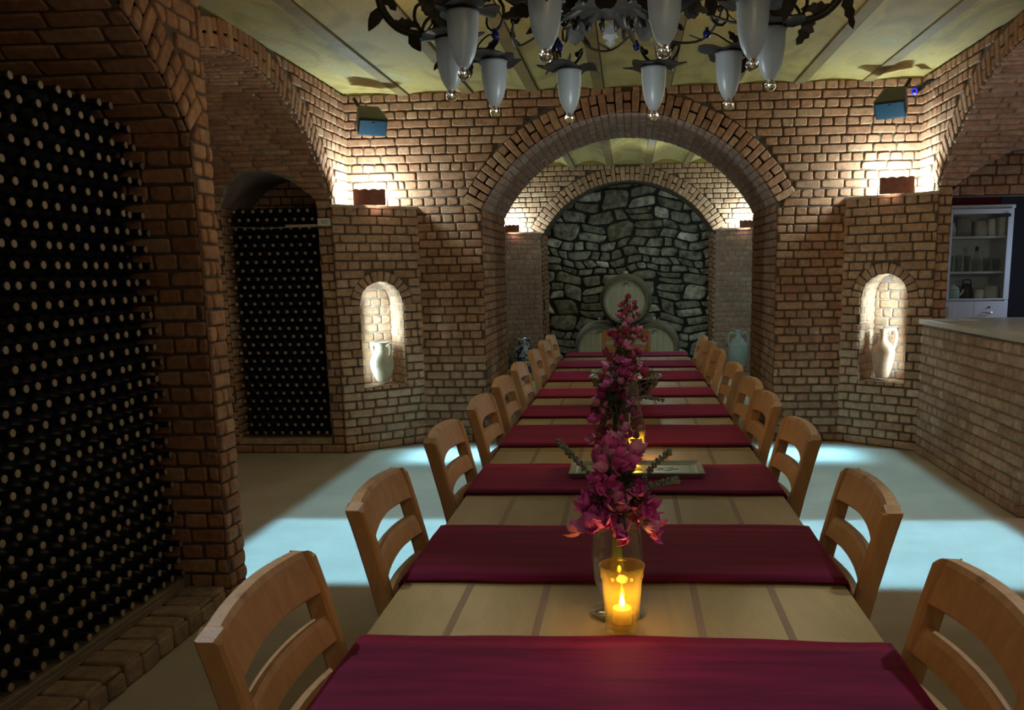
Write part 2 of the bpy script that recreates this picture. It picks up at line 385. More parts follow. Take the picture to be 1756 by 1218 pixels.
def lay(mb, mp, v0, v1, ivals, mi=0, chh=.072, L=.205, hh=.014, joint=.012, seed=1, jit=.003, inset=.007, allstretch=False):
    rn = random.Random(seed); nk = max(1, round((v1-v0)/chh)); chh = (v1-v0)/nk
    for k in range(nk):
        vb = v0+k*chh+joint/2; vt = v0+(k+1)*chh-joint/2
        ib = ivals(vb); it = ivals(vt)
        if len(ib) != len(it): ib = it = ivals((vb+vt)/2)
        le = L if (k % 2 == 0 or allstretch) else L*.5
        for (ba, bb), (ta, tb) in zip(ib, it):
            lo = min(ba, ta); hi = max(bb, tb)
            i0 = math.floor(lo/le)-1; x = i0*le+(L*.25 if (k % 2 == 0) else 0)+(L*.5*(k % 4 == 2))
            while x < hi:
                wl = le*rn.uniform(.93, 1.07)
                if not allstretch and rn.random() < .04: wl *= .55
                a, b = x+joint/2, x+wl-joint/2; x += wl
                a0, b0, a1, b1 = max(a, ba+.003), min(b, bb-.003), max(a, ta+.003), min(b, tb-.003)
                if b0-a0 < .02 and b1-a1 < .02: continue
                if b0-a0 < .012: b0 = a0+.012
                if b1-a1 < .012: b1 = a1+.012
                if b0 > bb+.02 or b1 > tb+.02 or a0 < ba-.02: continue
                brick(mb, mp, a0, b0, a1, b1, vb, vt, hh, mi, rn, inset=inset, jit=jit)
def base(mb, mp, us, vlo, vhi, mi, nv=1):
    for a, b in zip(us[:-1], us[1:]):
        for k in range(nv):
            f0, f1 = k/nv, (k+1)/nv
            A = [mp(a, vlo(a)+(vhi(a)-vlo(a))*f0, 0), mp(b, vlo(b)+(vhi(b)-vlo(b))*f0, 0), mp(b, vlo(b)+(vhi(b)-vlo(b))*f1, 0), mp(a, vlo(a)+(vhi(a)-vlo(a))*f1, 0)]
            mb.add(A, [(0, 1, 2, 3)], mi)
def lin(a, b, n): return [a+(b-a)*i/n for i in range(n+1)]
class Arc:
    def __init__(s, c, half, spring, apex, ring=.17):
        s.c = c; s.half = half; s.sp = spring; s.ap = apex; rise = apex-spring
        s.R = (half*half+rise*rise)/(2*rise); s.zc = apex-s.R; s.Ro = s.R+ring; s.ang = asin(half/s.R) if rise <= s.R else pi-asin(half/s.R)
        s.zo = s.zc+s.Ro*cos(s.ang)
    def top(s, u, R=None):
        R = R or s.R; d = abs(u-s.c)
        return s.zc+sqrt(max(0, R*R-d*d))
    def hw(s, z):  # half width cleared by opening + ring at height z
        if z < s.sp: return s.half
        if z < s.zo: return s.half+(z-s.sp)/(s.zo-s.sp+1e-6)*(s.Ro*sin(s.ang)-s.half)
        if z < s.zc+s.Ro: return sqrt(s.Ro**2-(z-s.zc)**2)
        return 0
    def cut(s, ints, z):
        h = s.hw(z)
        if h <= 0: return ints
        out = []
        for a, b in ints:
            if b <= s.c-h or a >= s.c+h: out.append((a, b)); continue
            if a < s.c-h: out.append((a, s.c-h))
            if b > s.c+h: out.append((s.c+h, b))
        return out
def ring(mb, mpz, arc, mi, hh=.015, seed=3, wd=.070, joint=.008, style=0):
    """voussoirs; mpz(u, z, h)"""
    rn = random.Random(seed); Rm = (arc.R+arc.Ro)/2; n = int(2*arc.ang*Rm/wd); n += (n+1) % 2
    th = arc.Ro-arc.R
    def mp(t, r, h): return mpz(arc.c+r*sin(t), arc.zc+r*cos(t), h)
    for i in range(n):
        t0 = -arc.ang+2*arc.ang*i/n; t1 = -arc.ang+2*arc.ang*(i+1)/n
        g = joint/2/Rm
        spl = [(arc.R, arc.Ro)] if (i % 2 == 0 or style) else [(arc.R, arc.R+th*.5-joint/2), (arc.R+th*.5+joint/2, arc.Ro)]
        for ra, rb in spl:
            # scale t into metric-like inset by mapping t*Rm
            brick(mb, lambda u, v, h: mp(u/Rm, v, h), t0*Rm+joint/2, t1*Rm-joint/2, t0*Rm+joint/2, t1*Rm-joint/2, ra+.003, rb-.003, hh, mi, rn)
    # backing
    for i in range(24):
        t0 = -arc.ang+2*arc.ang*i/24; t1 = -arc.ang+2*arc.ang*(i+1)/24
        mb.add([mp(t0, arc.R, 0), mp(t1, arc.R, 0), mp(t1, arc.Ro, 0), mp(t0, arc.Ro, 0)], [(0, 1, 2, 3)], 1)
def struct(mb, name, mats, parent=None):
    o = mb.build(name, mats, parent); o['kind'] = 'structure'; return o
def arched_wall(mb, mp, arc, u0, u1, z0, z1, seed, mi=0, extra=None, backing=True, **kw):
    """face with one arched opening; extra(z)->list of outer intervals"""
    f = extra or (lambda z: [(u0, u1)])
    lay(mb, mp, z0, z1, lambda z: arc.cut(f(z), z), mi, seed=seed, **kw)
    if backing:
        a, b = f(z0+.01)[0][0], f(z0+.01)[-1][1]
        if a > u0: base(mb, mp, [u0, a], lambda u: 2.04, lambda u: z1, 1)
        if b < u1: base(mb, mp, [b, u1], lambda u: 2.04, lambda u: z1, 1)
        base(mb, mp, lin(a, arc.c-arc.half, 2), lambda u: z0, lambda u: z1, 1)
        base(mb, mp, lin(arc.c+arc.half, b, 2), lambda u: z0, lambda u: z1, 1)
        base(mb, mp, lin(arc.c-arc.half, arc.c+arc.half, 24), lambda u: arc.top(u), lambda u: max(z1, arc.top(u)+.001), 1)

ZC = 2.985                                    # ceiling springing height
A1 = Arc(0, 1.25, 2.03, 2.79)                 # opening in the hall's front wall
AS = Arc(5.59, 1.55, 2.104, 2.846)            # side arches of the hall
AN = Arc(2.18, 1.55, 2.104, 2.80)             # near left arch
AC = Arc(0, 1.23, 2.03, 2.77, .2)             # far arch before the stone wall

# ------------------------------------------------------------------ floor, ceiling
mb = MB(); mb.quad((-4.6, -2, 0), (4.8, -2, 0), (4.8, 15, 0), (-4.6, 15, 0)); struct(mb, 'floor', FLM)
def make_ceiling(name, y0, y1, xs, rise):
    mb = MB(); ns = 8; beams = []
    edges = [-2.6]+xs+[2.6]
    for a, b in zip(edges[:-1], edges[1:]):
        aa, bb = (a+.045 if a > -2.6 else a), (b-.045 if b < 2.6 else b)
        for i in range(ns):
            p, q = i/ns, (i+1)/ns
            za = ZC+rise*(1-(2*p-1)**2); zb = ZC+rise*(1-(2*q-1)**2)
            xa = aa+(bb-aa)*p; xb = aa+(bb-aa)*q
            mb.add([(xa, y0, za), (xa, y1, za), (xb, y1, zb), (xb, y0, zb)], [(0, 1, 2, 3)], 0, True)
    mb.box(-2.6, 2.6, y0, y1, ZC+.09, ZC+.2, 0); mb.box(-2.6, 2.6, y1-.019, y1, ZC, ZC+.0899, 0)
    c = struct(mb, name, [CEIL])
    for x in xs:
        m2 = MB(); m2.box(x-.045, x+.045, y0, y1, ZC-.012, ZC+.09, 0, .004); m2.box(x+.046, x+.054, y0, y1, ZC-.002, ZC+.09, 1)
        o = m2.build('beam', [BEAM, DARKLINE], c); o['kind'] = 'structure'
    return c
make_ceiling('ceiling', -2, 7.62, [-1.88+.547*i for i in range(8)], .022)
c2 = make_ceiling('ceiling_far', 8.98, 13.02, [-1.9+.547*i for i in range(8)], .075)

# ------------------------------------------------------------------ front wall of the hall (y = 7.6) and its passage
mb = MB()
mpF = lambda u, v, h: (u, 7.6-h, v)
xe = 2.42
arched_wall(mb, mpF, A1, -xe, xe, 0, ZC+.01, 11, 0, extra=lambda z: ([(-1.84, 1.84)] if z < 2.04 else [(-xe, xe)]))
ring(mb, mpF, A1, 0, seed=4)
struct(mb, 'wall_front', [BR, MD])
def passage(arc, y0, y1, name, mats, seed, hh=.008):
    mb = MB()
    for s in (-1, 1):
        mp = (lambda u, v, h, s=s: (s*(arc.half-h), u, v))
        if s < 0: m_ = lambda u, v, h: (-arc.half+h, u, v)
        else: m_ = lambda u, v, h: (arc.half-h, y0+y1-u, v)
        lay(mb, m_, 0, arc.sp, lambda z: [(y0, y1)], 0, seed=seed+s, hh=.010)
        base(mb, m_, [y0, y1], lambda u: 0, lambda u: arc.sp, 1)
    mi_ = lambda u, v, h: (arc.c+(arc.R-h)*sin(v/arc.R), u, arc.zc+(arc.R-h)*cos(v/arc.R))
    La = arc.ang*arc.R
    lay(mb, mi_, -La, La, lambda v: [(y0, y1)], 2, seed=seed+5, hh=hh, L=.17, chh=.065, jit=.006, inset=.009)
    for i in range(30):
        v0 = -La+2*La*i/30; v1 = -La+2*La*(i+1)/30
        mb.add([mi_(y0, v0, 0), mi_(y1, v0, 0), mi_(y1, v1, 0), mi_(y0, v1, 0)], [(0, 1, 2, 3)], 3, True)
    return struct(mb, name, mats)
passage(A1, 7.6, 9.0, 'wall_passage', [BR, MD, BP, ML], 50)
mb = MB()   # back face of the thick wall, seen from the far room
arched_wall(mb, lambda u, v, h: (-u, 9.0+h, v), A1, -2.4, 2.4, 0, ZC+.01, 12); struct(mb, 'wall_far_room_near', [BR, MD])

# corner pieces with niche and lamp shelf
NI = Arc(.40, .20, 1.24, 1.44, .085)
def corner(side):
    A = Vector((-2.40, 7.105)); B = Vector((-1.805, 7.605)); t = (B-A).normalized(); nrm = Vector((t.y, -t.x)); W = (B-A).length
    def mp(u, v, h):
        p = A+t*u+nrm*h
        return (-side*p.x if side > 0 else p.x, p.y, v)
    if side > 0: mpm = lambda u, v, h: mp(W-u, v, h)
    NIc = NI if side < 0 else Arc(W-.40, .20, 1.24, 1.44, .085)
    f = mp if side < 0 else mpm
    mb = MB(); zt = 2.05
    def iv(z):
        I = [(0, W)]
        if z < .545: return I
        return NIc.cut(I, z)
    lay(mb, f, 0, zt-.002, iv, 0, seed=21+side, hh=.014, L=.22)
    c, h = NIc.c, NIc.half
    base(mb, f, [0, c-h], lambda u: 0, lambda u: zt, 1); base(mb, f, [c+h, W], lambda u: 0, lambda u: zt, 1)
    base(mb, f, lin(c-h, c+h, 2), lambda u: 0, lambda u: .545, 1); base(mb, f, lin(c-h, c+h, 16), lambda u: NIc.top(u), lambda u: zt, 1)
    ring(mb, f, NIc, 0, hh=.012, seed=8, wd=.058, style=1)
    # niche interior: floor, jambs, vault, back
    dp = .27; fi = lambda u, v, d: f(u, v, -d)
    rn = random.Random(5)
    jl = lambda u, v, hh: fi(c-h+hh, v, u); jr = lambda u, v, hh: fi(c+h-hh, v, dp-u)
    for m_ in (jl, jr):
        lay(mb, m_, .545, NIc.sp, lambda z: [(0, dp)], 2, seed=31, hh=.007); base(mb, m_, [0, dp], lambda u: .545, lambda u: NIc.sp, 3)
    La = NIc.ang*NIc.R
    va = lambda u, v, hh: fi(NIc.c+(NIc.R-hh)*sin(v/NIc.R), NIc.zc+(NIc.R-hh)*cos(v/NIc.R), u)
    lay(mb, va, -La, La, lambda v: [(0, dp)], 2, seed=33, hh=.006, chh=.06)
    for i in range(14):
        v0 = -La+2*La*i/14; v1 = -La+2*La*(i+1)/14
        mb.add([va(0, v0, 0), va(dp, v0, 0), va(dp, v1, 0), va(0, v1, 0)], [(0, 1, 2, 3)], 3, True)
    bk = lambda u, v, hh: fi(u, v, dp-hh)
    lay(mb, bk, .545, NIc.ap, lambda z: [(c-min(h, NIc_hw(NIc, z)), c+min(h, NIc_hw(NIc, z)))], 2, seed=35, hh=.008, L=.17)
    base(mb, bk, [c-h, c+h], lambda u: .545, lambda u: NIc.ap, 3)
    # niche sill: row of headers
    sp = lambda u, v, hh: fi(u, .545+hh, v)
    lay(mb, lambda u, v, hh: fi(v, .545-.02+hh, u-.02), c-h, c+h, lambda v: [(0, .15), (.15, .30)], 2, seed=37, chh=.08, hh=.022, allstretch=True, L=.5)
    mb.add([fi(c-h, .545, 0), fi(c+h, .545, 0), fi(c+h, .545, dp), fi(c-h, .545, dp)], [(0, 1, 2, 3)], 3)
    # shelf slab on top (triangle)
    cx = 2.42*side
    a3 = [f(-.01, zt-.01, .018), f(W+.01, zt-.01, .018), (cx, 7.62, zt-.01)]
    b3 = [f(-.01, zt+.012, .018), f(W+.01, zt+.012, .018), (cx, 7.62, zt+.012)]
    mb.loops([a3, b3], 4, True, True)
    rd = lay
    struct(mb, 'wall_corner_left' if side < 0 else 'wall_corner_right', [BT, MD, BT, ML, SHELFM])
def NIc_hw(a, z):
    if z < a.sp: return a.half
    return sqrt(max(1e-4, a.R**2-(z-a.zc)**2))
corner(-1); corner(1)

# side walls of the hall and vaulted side bays
AL = Arc(-2.93, .405, 2.06, 2.315, .0001)        # arched rack niche in the left bay
AR = Arc(3.21, .70, 2.06, 2.40, .0001)        # doorway arch in the right bay
def side_bay(side, inner, xin0, xend, mats, seed):
    X = 2.4*side
    if side < 0: mp = lambda u, v, h: (X+h, u, v)
    else: mp = lambda u, v, h: (X-h, 11.18-u, v)
    y0, y1 = 3.9, 7.62
    mb = MB()
    ar = AS
    if side < 0: ext = lambda z: [(y0, 7.14 if z < 2.05 else y1)]
    else: ext = lambda z: [(11.18-(7.14 if z < 2.05 else y1), 11.18-y0)]
    if side < 0: arched_wall(mb, mp, ar, y0, y1, 0, ZC+.01, seed, 0, extra=ext)
    else: arched_wall(mb, mp, ar, 11.18-y1, 11.18-y0, 0, ZC+.01, seed, 0, extra=ext)
    ring(mb, mp, ar, 0, seed=seed+1)
    struct(mb, 'wall_left' if side < 0 else 'wall_right', mats)
    # end wall of the bay (y = 7.14) and barrel vault
    mb = MB(); yw = 7.14
    xs = (xend, X) if side < 0 else (X, xend)
    fw_ = lambda u, v, h: (u, yw-h, v)
    # lower wall
    def iv(z):
        hw = NIc_hw(inner, z) if z < inner.ap else 0
        if z < zsill: return [xs]
        return [(xs[0], inner.c-hw), (inner.c+hw, xs[1])] if hw > 0 else [xs]
    zsill = .10 if side < 0 else 0.
    lay(mb, fw_, 0, 2.10, iv, 0, seed=seed+2, hh=.011)
    base(mb, fw_, [xs[0], inner.c-inner.half], lambda u: 0, lambda u: 2.104, 1); base(mb, fw_, [inner.c+inner.half, xs[1]], lambda u: 0, lambda u: 2.104, 1)
    if zsill: base(mb, fw_, [inner.c-inner.half, inner.c+inner.half], lambda u: 0, lambda u: zsill, 1)
    # vault, v = arc length from the far springing
    R = AS.R; a = AS.ang
    def vm(u, v, h):
        t = a-v/R
        return (u, AS.c+(R-h)*sin(t), AS.zc+(R-h)*cos(t))
    def vstart(u):
        d = abs(u-inner.c)
        if d >= inner.half: return 0.
        z = max(inner.top(u), 2.104); return (a-math.acos(min(1, (z-AS.zc)/R)))*R
    def ivv(v):
        z = AS.zc+R*cos(a-v/R)
        if v > a*R or z > inner.ap: return [xs]
        hw = NIc_hw(inner, z)+.01
        return [(xs[0], inner.c-hw), (inner.c+hw, xs[1])]
    lay(mb, vm, 0, 2*a*R, ivv, 2, seed=seed+3, hh=.016, L=.24, chh=.056, jit=.009, inset=.012, allstretch=True)
    us = sorted(set([xs[0], xs[1]]+lin(inner.c-inner.half, inner.c+inner.half, 16)))
    base(mb, vm, us, vstart, lambda u: a*R, 3, nv=14); base(mb, vm, [xs[0], xs[1]], lambda u: a*R, lambda u: 2*a*R, 3, nv=16)
    # soffit tunnel of the inner arch
    d1 = .62 if side < 0 else .42
    for s in (-1, 1):
        x = inner.c+s*inner.half
        tm = (lambda u, v, h, x=x, s=s: (x-s*h, yw+(u if s < 0 else d1-u), v))
        lay(mb, tm, zsill, inner.sp, lambda z: [(0, d1)], 0, seed=seed+7+s, hh=.007); base(mb, tm, [0, d1], lambda u: zsill, lambda u: inner.sp, 1)
    for i in range(16):
        t0 = -inner.ang+2*inner.ang*i/16; t1 = -inner.ang+2*inner.ang*(i+1)/16
        q = lambda t, y: (inner.c+inner.R*sin(t), y, inner.zc+inner.R*cos(t))
        def ys(t):
            zq = inner.zc+inner.R*cos(t); return min(yw, AS.c+sqrt(max(0, AS.R**2-(zq-AS.zc)**2)))
        mb.add([q(t0, ys(t0)), q(t1, ys(t1)), q(t1, yw+d1), q(t0, yw+d1)], [(0, 1, 2, 3)], 3, True)
    # outer end of the bay and near springing wall
    xe_ = xend
    mb.quad((xe_, 4.04, 0), (xe_, yw, 0), (xe_, yw, 3), (xe_, 4.04, 3), 1)
    nw = (lambda u, v, h: (u, 4.04+h, v))
    mb.quad((xs[0], 4.04, 0), (xs[1], 4.04, 0), (xs[1], 4.04, 2.11), (xs[0], 4.04, 2.11), 1)
    if side < 0:   # rack niche: back, floor
        mb.quad((inner.c-inner.half-.01, yw+d1, 0), (inner.c+inner.half+.01, yw+d1, 0), (inner.c+inner.half+.01, yw+d1, 2.4), (inner.c-inner.half-.01, yw+d1, 2.4), 1)
        lay(mb, lambda u, v, h: (u, yw+d1-h, v), 1.9, 2.4, lambda z: [(inner.c-inner.half, inner.c+inner.half)], 0, seed=77, hh=.008)
        mb.box(inner.c-inner.half, inner.c+inner.half, yw-.01, yw+d1, zsill-.02, zsill+.03, 4)
    return struct(mb, 'wall_bay_left' if side < 0 else 'wall_bay_right', [BT, MD, BR if side < 0 else BP, MV, SHELFM])
side_bay(-1, AL, 0, -4.3, [BR, MD], 100)
side_bay(1, AR, 0, 4.3, [BR, MD], 130)
# lintel and room behind the doorway on the right
mb = MB()
lay(mb, lambda u, v, h: (u, 7.56-h, v), 2.055, 2.45, lambda z: [(2.5, 3.95)], 0, seed=140, hh=.01); mb.quad((2.45, 7.56, 2.05), (3.95, 7.56, 2.05), (3.95, 7.56, 2.5), (2.45, 7.56, 2.5), 1)
mb.quad((2.45, 7.56, 2.05), (2.45, 7.70, 2.05), (3.95, 7.70, 2.05), (3.95, 7.56, 2.05), 1)
struct(mb, 'wall_lintel', [BP, MD])
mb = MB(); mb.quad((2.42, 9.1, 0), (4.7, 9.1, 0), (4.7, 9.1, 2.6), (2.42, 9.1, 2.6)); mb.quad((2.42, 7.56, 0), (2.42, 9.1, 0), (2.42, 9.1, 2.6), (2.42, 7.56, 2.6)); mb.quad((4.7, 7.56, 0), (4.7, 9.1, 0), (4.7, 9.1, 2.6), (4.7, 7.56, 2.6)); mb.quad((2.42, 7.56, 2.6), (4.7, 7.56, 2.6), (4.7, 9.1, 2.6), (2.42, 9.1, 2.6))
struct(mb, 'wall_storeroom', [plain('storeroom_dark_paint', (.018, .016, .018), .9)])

# near left wall with the big rack bay (arch in plane x = -1.85)
mb = MB(); XN = -1.85
mpN = lambda u, v, h: (XN+h, u, v)
arched_wall(mb, mpN, AN, -1.4, 3.9, 0, ZC+.01, 160, 0, L=.2)
ring(mb, mpN, AN, 0, seed=161)
# far end of the pier (faces the second bay)
pe = lambda u, v, h: (-u, 3.9+h, v)
lay(mb, pe, 0, ZC, lambda z: [(1.85, 2.42)], 0, seed=162, hh=.01); base(mb, pe, [1.85, 2.42], lambda u: 0, lambda u: ZC+.01, 1)
# jamb that faces the camera, lower wall of the near bay
je = lambda u, v, h: (u, 3.73-h, v)
lay(mb, je, 0, 2.11, lambda z: [(-2.62, -1.85)], 0, seed=163, hh=.008); base(mb, je, [-2.62, -1.85], lambda u: 0, lambda u: 2.11, 1)
def vmN(u, v, h):
    t = AN.ang-v/AN.R
    return (u, AN.c+(AN.R-h)*sin(t), AN.zc+(AN.R-h)*cos(t))
lay(mb, vmN, 0, 2*AN.ang*AN.R, lambda v: [(-2.62, -1.85)], 0, seed=164, hh=.01, L=.24, allstretch=True, jit=.005)
base(mb, vmN, [-2.62, -1.85], lambda u: 0, lambda u: 2*AN.ang*AN.R, 1, nv=24)
bw = lambda u, v, h: (-2.52+h, u, v)
lay(mb, bw, 1.9, 2.9, lambda z: [(1.5, 3.73)], 0, seed=165, hh=.008); base(mb, bw, [.6, 3.8], lambda u: 0, lambda u: 2.9, 1)
struct(mb, 'wall_near_left', [BR, MD])
mb = MB(); mb.box(1.85, 2.42, 3.73, 3.9, 0, ZC, 0); mb.box(1.85, 2.42, -1.4, 0.6, 0, ZC, 0); struct(mb, 'wall_near_right', [BR])

# brick kerb in front of the big rack
mb = MB()
kt = lambda u, v, h: (-1.865-(v), u, .075+h)
lay(mb, kt, 0, .19, lambda v: [(1.2, 3.73)], 0, seed=170, hh=.016, chh=.19, L=.115, allstretch=True, jit=.008)
kf = lambda u, v, h: (-1.865+h, u, v)
lay(mb, kf, .0, .08, lambda v: [(1.2, 3.73)], 0, seed=171, hh=.012, chh=.08, L=.115, allstretch=True, jit=.006)
mb.box(-2.5, -1.868, 1.2, 3.73, 0, .076, 1)
struct(mb, 'baseboard_left', [KERB, MD])

# ------------------------------------------------------------------ far room
mb = MB()
mpC = lambda u, v, h: (u, 13.0-h, v)
arched_wall(mb, mpC, AC, -2.4, 2.4, 0, ZC+.01, 200, 0, extra=lambda z: [(-2.4, 2.4)])
ring(mb, mpC, AC, 0, seed=201)
struct(mb, 'wall_far', [BT, MD])
for s in (-1, 1):
    mb = MB()
    A = Vector((2.4*s, 12.45)); B = Vector((1.27*s, 12.985))
    if s < 0: A_, B_ = A, B
    else: A_, B_ = B, A
    t = (B_-A_).normalized(); n_ = Vector((t.y, -t.x)); W = (B_-A_).length
    f = lambda u, v, h, A_=A_, t=t, n_=n_: (A_.x+t.x*u+n_.x*h, A_.y+t.y*u+n_.y*h, v)
    lay(mb, f, 0, 2.03, lambda z: [(0, W)], 0, seed=210+s, hh=.006); base(mb, f, [0, W], lambda u: 0, lambda u: 2.05, 1)
    mb.loops([[f(0, 2.035, .02), f(W, 2.035, .02), (2.42*s, 13.0, 2.035)], [f(0, 2.06, .02), f(W, 2.06, .02), (2.42*s, 13.0, 2.06)]], 2, True, True)
    struct(mb, 'wall_far_corner_left' if s < 0 else 'wall_far_corner_right', [BP, ML, SHELFM])
    mb = MB(); g = (lambda u, v, h, s=s: (s*(2.4-h), u if s < 0 else 22-u, v))
    lay(mb, g, 0, ZC, lambda z: [(9, 13)], 0, seed=220+s, hh=.01); base(mb, g, [9, 13], lambda u: 0, lambda u: ZC, 1)
    struct(mb, 'wall_far_room_left' if s < 0 else 'wall_far_room_right', [BR, MD])
# arched recess with rubble stone back
mb = MB()
for s in (-1, 1): 
    j = (lambda u, v, h, s=s: (s*(AC.half-h), u if s < 0 else 26.7-u, v))
    lay(mb, j, 0, AC.sp, lambda z: [(13, 13.7)], 0, seed=230+s, hh=.008); base(mb, j, [13, 13.7], lambda u: 0, lambda u: AC.sp, 1)
for i in range(24):
    t0 = -AC.ang+2*AC.ang*i/24; t1 = -AC.ang+2*AC.ang*(i+1)/24
    q = lambda t, y: (AC.R*sin(t), y, AC.zc+AC.R*cos(t))
    mb.add([q(t0, 13), q(t1, 13), q(t1, 13.8), q(t0, 13.8)], [(0, 1, 2, 3)], 1, True)
struct(mb, 'wall_recess', [BR, MD])
mb = MB(); rn = random.Random(99)
def warp(u, v): return (u+.035*sin(v*9+1.3)+.02*sin(v*23+u*5), v+.040*sin(u*4.1+.5)+.022*sin(u*9.7+v*4))
z = -.05
while z < 2.95:
    hgt = rn.choice([.08, .10, .12, .14, .17, .24]) if z < 1.9 else rn.choice([.14, .18, .26, .32]); x = -1.5+rn.uniform(-.15, 0)
    while x < 1.5:
        wd = hgt*rn.uniform(.9, 2.8); wd = min(wd, .42)
        sub = [(z, z+hgt)] if (hgt < .15 or rn.random() < .6) else [(z, z+hgt*.5), (z+hgt*.5, z+hgt)]
        for za, zb in sub:
            gp = .006
            pts = []
            x0, x1 = x+gp, x+wd-gp; y0, y1 = za+gp, zb-gp
            cxx, cyy = (x0+x1)/2, (y0+y1)/2
            m_ = 12
            for i in range(m_):
                a = 2*pi*i/m_+.26; ca, sa = cos(a), sin(a); e = .38
                px_ = cxx+(x1-x0)/2*math.copysign(abs(ca)**e, ca)*rn.uniform(.82, 1.05); py_ = cyy+(y1-y0)/2*math.copysign(abs(sa)**e, sa)*rn.uniform(.86, 1.02)
                pts.append((px_, py_))
            hh = rn.uniform(.03, .07); hs = [hh*rn.uniform(.8, 1.1) for _ in pts]
            def L_(k, h): return [((lambda w_: (w_[0], 13.62-(h*hs[i]/hh), w_[1]))(warp(cxx+(p[0]-cxx)*k, cyy+(p[1]-cyy)*k))) for i, p in enumerate(pts)]
            mb.loops([L_(1, -.01), L_(1, hh*.6), L_(.94, hh*.92), L_(.7, hh)], 0, True, False, True)
            n = len(mb.v); mb.f.append(tuple(n-m_+i for i in range(m_))); mb.m.append(0); mb.sm.append(True)
        x += wd
    z += hgt
mb.quad((-1.6, 13.62, -.1), (1.6, 13.62, -.1), (1.6, 13.62, 3), (-1.6, 13.62, 3), 1)
struct(mb, 'wall_stone', [STONE, SMORT])

# ------------------------------------------------------------------ shelf lamps with clay tile shades
def shelf_lamp(x, y, z, rz, label, sc=1.):
    r = empty('shelf_lamp', (x, y, z), rz); tag(r, label, 'lamp', 'lamps on the brick corner shelves')
    mb = MB(); L = []
    W, H = .13*sc, .125*sc
    n = 10; fr = []; bk = []
    for i in range(n+1):
        u = -1+2*i/n; xx = u*W; yy = -.13+.035*(u*u)
        zt = H+.006*sin(i*2.2)
        fr.append((xx, yy, .0, zt))
    vs = []
    for xx, yy, a, b in fr: vs += [(xx, yy, a), (xx*1.0, yy-.01, b), (xx*.9, yy+.02, b), (xx*.9, yy+.025, a)]
    fs = []
    for i in range(n):
        for k in range(4): fs.append((i*4+k, (i+1)*4+k, (i+1)*4+(k+1) % 4, i*4+(k+1) % 4))
    fs += [(3, 2, 1, 0), (n*4, n*4+1, n*4+2, n*4+3)]
    mb.add(vs, fs, 0, False); mb.build('tile_shade', TILE, r)
    mb = MB(); mb.box(-.055, .055, -.03, .03, 0, .02, 0, .004); mb.build('lamp_body', BLACKP, r)
    mb = MB(); mb.box(-.045, .045, -.022, .022, .0205, .026); mb.build('led_panel', LED, r)
    return r
shelf_lamp(-2.155, 7.385, 2.063, radians(15), 'clay tile lamp on the left front corner shelf beside the left speaker')
shelf_lamp(2.165, 7.385, 2.063, radians(-20), 'clay tile lamp on the right front corner shelf beside the right speaker')
shelf_lamp(-1.66, 12.84, 2.062, 0, 'small clay tile lamp glowing on the far room left shelf', .8)
shelf_lamp(1.68, 12.84, 2.062, 0, 'small clay tile lamp glowing on the far room right shelf', .8)

# ------------------------------------------------------------------ speakers
def speaker(x, y, z, rz, label, side):
    r = empty('wall_speaker', (x, y, z), 0); r.rotation_euler = (radians(38), 0, rz); tag(r, label, 'speaker', 'wall speakers under the ceiling')
    mb = MB(); w2 = .118
    # body: tapered toward the back
    fr = [(-w2, -.08, -.075), (w2, -.08, -.075), (w2, -.08, .075), (-w2, -.08, .075)]
    bk = [(-w2*.72, .11, -.055), (w2*.72, .11, -.055), (w2*.72, .11, .075), (-w2*.72, .11, .075)]
    mb.loops([fr, bk], 0); mb.build('case', SPKTOP, r)
    mb = MB(); mb.box(-w2+.006, w2-.006, -.098, -.0805, -.07, .066, 0, .007); g = mb.build('grille', GRILLE, r)
    mb = MB(); mb.box(-.012, .012, -.1, -.0985, .035, .043); mb.build('badge', CHROME, g)
    mb = MB(); mb.tube([(0, .11, .02), (side*.07, .16, .05), (side*.10, .20, .09)], .014, 8); mb.box(-.03, .03, .105, .125, -.02, .06); mb.build('bracket', BLACKP, r)
    return r
speaker(-2.075, 7.24, 2.715, radians(30), 'small wall speaker with blue front high in the left corner', -1)
speaker(2.055, 7.24, 2.735, radians(-30), 'small wall speaker with blue front high in the right corner', 1)
r = empty('camera', (2.27, 7.30, 2.85), 0); r.name = 'security_camera'
tag(r, 'black tubular security camera with blue ring beside the right speaker', 'security camera')
mb = MB(); d = Vector((-.55, -.75, -.28)).normalized(); mb.tube([Vector((.03, .04, .03)), d*.11], .028, 14); mb.build('housing', BLACKP, r)
mb = MB(); mb.tube([d*.111, d*.116], .024, 14, 0); o = mb.build('led_ring', BLUELED, r)
mb = MB(); mb.tube([d*.1165, d*.12], .014, 12); mb.build('lens', BLACKP, r)
mb = MB(); mb.tube([(.03, .04, .03), (.08, .06, .07), (.125, .06, .08)], .011, 8); mb.tube([(.118, .06, .08), (.128, .06, .08)], .03, 12); mb.build('bracket', BLACKP, r)

